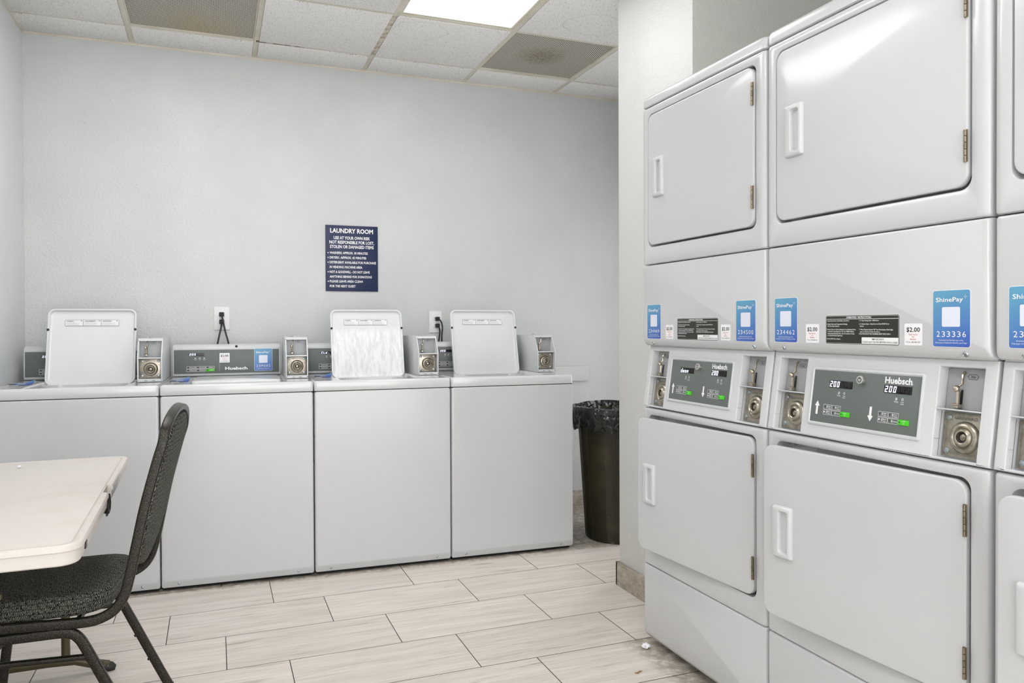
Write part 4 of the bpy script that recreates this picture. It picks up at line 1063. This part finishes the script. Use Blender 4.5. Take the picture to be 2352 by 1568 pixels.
# ------------------------------------------------------------------ banquet chair (world-like axes: back towards +x, width along y)
ch = thing('banquet_chair', 'black stacking banquet chair with patterned upholstery at the folding table', 'chair', (-.34, 2.54, 0), 0)
O = Vector((-.34, 2.54, 0))
SK = .040 / .40             # the chair stands slightly turned: x grows with y
def cp(x, z, side):         # side -1 near, +1 far; x given on the near side plane
    y = side * .20
    return Vector((x + SK * (y + .20) + .34 * 0 - O.x, y, z))
near = [(-.60, .392), (-.50, .389), (-.40, .384), (-.335, .381), (-.300, .385), (-.270, .398), (-.248, .420), (-.233, .452), (-.221, .500), (-.205, .578), (-.183, .684), (-.152, .803), (-.138, .850)]
def fine(P0, n=5):
    out = []; Q = [P0[0]] + P0 + [P0[-1]]
    for i in range(1, len(Q) - 2):
        for k in range(n):
            s_ = k / n; a, b_, c, d = Q[i - 1], Q[i], Q[i + 1], Q[i + 2]
            out.append(.5 * ((2 * b_) + (-a + c) * s_ + (2 * a - 5 * b_ + 4 * c - d) * s_ ** 2 + (-a + 3 * b_ - 3 * c + d) * s_ ** 3))
    out.append(P0[-1]); return out
hoop = [cp(x, z, -1) for x, z in near]
arch = []
for k in range(1, 10):
    a = pi * k / 10; y = -.20 * cos(a); zz = .850 + .084 * sin(a) ** .8; xx = -.138 + (zz - .85) * .16
    arch.append(Vector((xx + SK * (y + .20) - O.x, y, zz)))
hoop += arch + [cp(x, z, 1) for x, z in near[::-1]]
q = B('frame'); q.tube(fine(hoop, 4), .01, 'frame', 8, sq=(.0275, .0185), upv=(0, 1, 0)); link('back_frame', q.mesh('back_frame'), ch)
for s in (-1, 1):
    for fb in ('rear', 'front'):
        if fb == 'rear': pts = [(-.44, .3605), (-.390, .3600), (-.362, .354), (-.345, .338), (-.332, .314), (-.300, .245), (-.215, .062), (-.188, .006)]
        else: pts = [(-.44, .3605), (-.54, .3615), (-.590, .360), (-.612, .350), (-.624, .328), (-.630, .28), (-.652, .10), (-.662, .006)]
        q = B('frame', 'rubber'); v3 = [cp(x, z, s) for x, z in pts]
        q.tube(fine(v3, 4), .01, 'frame', 8, sq=(.0265, .0185), upv=(0, 1, 0))
        e = v3[-1]; q.tube([e + Vector((0, 0, .004)), e - Vector((0, 0, .006))], .0145, 'rubber', 12)
        for (tt) in (.35, .8):
            m_ = v3[5].lerp(v3[6], tt); sg_ = -1 if fb == 'rear' else 1
            q.ball((m_.x + sg_ * .0155, m_.y, m_.z), .0045, 'rubber')
        link('leg', q.mesh('leg'), ch)
    q = B('frame'); q.tube([cp(-.640, .300, s), cp(-.330, .287, s)], .01, 'frame', 8, sq=(.0135, .018), upv=(0, 1, 0)); link('stretcher', q.mesh('stretcher'), ch)
for xx, zz in ((-.645, .22), ):
    q = B('frame'); q.tube([cp(xx, zz, -1), cp(xx, zz, 1)], .009, 'frame', 10); link('stretcher', q.mesh('stretcher'), ch)
q = B('frame')
for xx in (-.55, -.36): q.tube([cp(xx, .374, -1), cp(xx, .374, 1)], .008, 'frame', 8)
link('seat_support', q.mesh('seat_support'), ch)
def cushion(cx, cy, wx, wy, z0, z1, r, puff, m='fabric', X=None, k=7):
    q = B(m); loops = []; n = 9
    for i in range(n + 1):
        a = -pi / 2 + pi * i / n; ins = (1 - cos(a)) * puff; z = z0 + (z1 - z0) * (sin(a) + 1) / 2
        loops.append([(p[0], p[1], z) for p in rr2(cx, cy, wx - 2 * ins, wy - 2 * ins, max(r - ins * .6, .004), k)])
    for f in (.8, .5, .2):       # crowned top
        loops.append([(p[0], p[1], z1 + .010 * (1 - f)) for p in rr2(cx, cy, (wx - 2 * puff) * f, (wy - 2 * puff) * f, max((r - puff * .6) * f, .002), k)])
    q.loft(loops, m); return q
cu = cushion(0, 0, .415, .405, 0, .058, .085, .012)
for v in cu.bm.verts: v.co = Vector((v.co.x + SK * (v.co.y + .2) - .482 - O.x, v.co.y, v.co.z + .398))
link('seat', cu.mesh('seat', 60), ch, label='padded seat in black and silver weave')
# back pad: follows the hoop, wider at mid height, bulging to the rear
q = B('fabric'); loops = []
rows = [(.482, .05), (.496, .100), (.530, .150), (.60, .176), (.68, .183), (.76, .183), (.83, .180), (.860, .168), (.888, .140), (.906, .105), (.915, .055)]
def hx(z):
    for (x0, z0), (x1, z1) in zip(near[7:], near[8:]):
        if z0 <= z <= z1: return x0 + (x1 - x0) * (z - z0) / (z1 - z0)
    return -.138 + (z - .85) * .16 if z > .85 else -.221
for z, hw in rows:
    x = hx(z); lp = []; N = 20; e = min(1, (z - .49) / .08, (.94 - z) / .06)
    for k in range(N):
        a = 2 * pi * k / N; y = -hw * cos(a); th = (.013 + .010 * e) if sin(a) > 0 else .012 + .008 * e
        lp.append(Vector((x + SK * (y + .20) - O.x + (abs(sin(a)) ** .45) * (1 if sin(a) > 0 else -1) * th, y, z)))
    loops.append(lp)
q.loft(loops, 'fabric'); link('backrest', q.mesh('backrest', 60), ch, label='padded backrest in black and silver weave')

# ------------------------------------------------------------------ rubbish bin with liner
BC = Vector((2.115, 3.775, 0))
tc = thing('trash_can', 'tall black plastic bin with a black liner folded over its rim', 'trash can', BC)
def can():
    q = B('bin'); n = 64; loops = []
    for (r, z) in ((.192, 0), (.197, .01), (.2375, .66), (.252, .665), (.255, .69), (.247, .70), (.238, .695), (.188, .02)):
        lp = []
        for k in range(n):
            a = 2 * pi * k / n; rib = 0
            if .005 < z < .665 and r > .187:
                c_ = (k % 8); rib = -.010 if c_ in (0, 1) else 0
            lp.append(((r + rib) * cos(a), (r + rib) * sin(a), z))
        loops.append(lp)
    q.loft(loops, 'bin'); return q
link('barrel', can().mesh('barrel', 25), tc)
def liner():
    q = B('bag'); n = 160; loops = []
    prof = [(.240, .58, 0), (.258, .612, .02), (.264, .625, .012), (.264, .645, .016), (.270, .675, .016), (.270, .705, .010), (.266, .730, .006), (.254, .733, .004), (.240, .715, .008), (.224, .67, .022), (.200, .59, .03), (.17, .44, .03)]
    for j, (r, z, am) in enumerate(prof):
        lp = []
        for k in range(n):
            a = 2 * pi * k / n; c_ = Vector((cos(a), sin(a), 0))
            d = mnoise.noise(c_ * 3.2 + Vector((0, 0, z * 7))) + .9 * (.5 - abs(mnoise.noise(c_ * 8 + Vector((3, 0, z * 16))))) 
            dz = .022 * mnoise.noise(c_ * 2.2 + Vector((7, 1, 0))) * (1.6 if j < 3 else .5)
            rr_ = r + am * (d * .9 + .25)
            lp.append((rr_ * cos(a), rr_ * sin(a), z + dz + (.012 * mnoise.noise(c_ * 7 + Vector((0, 9, 0))) if j < 2 else 0)))
        loops.append(lp)
    q.loft(loops[1:], 'bag', cap0=False, cap1=True); return q
link('bin_liner', liner().mesh('bin_liner', 50), tc, label='glossy crumpled black liner')

for me in list(bpy.data.meshes):
    if me.users == 0: bpy.data.meshes.remove(me)
for cu_ in list(bpy.data.curves):
    if cu_.users == 0: bpy.data.curves.remove(cu_)
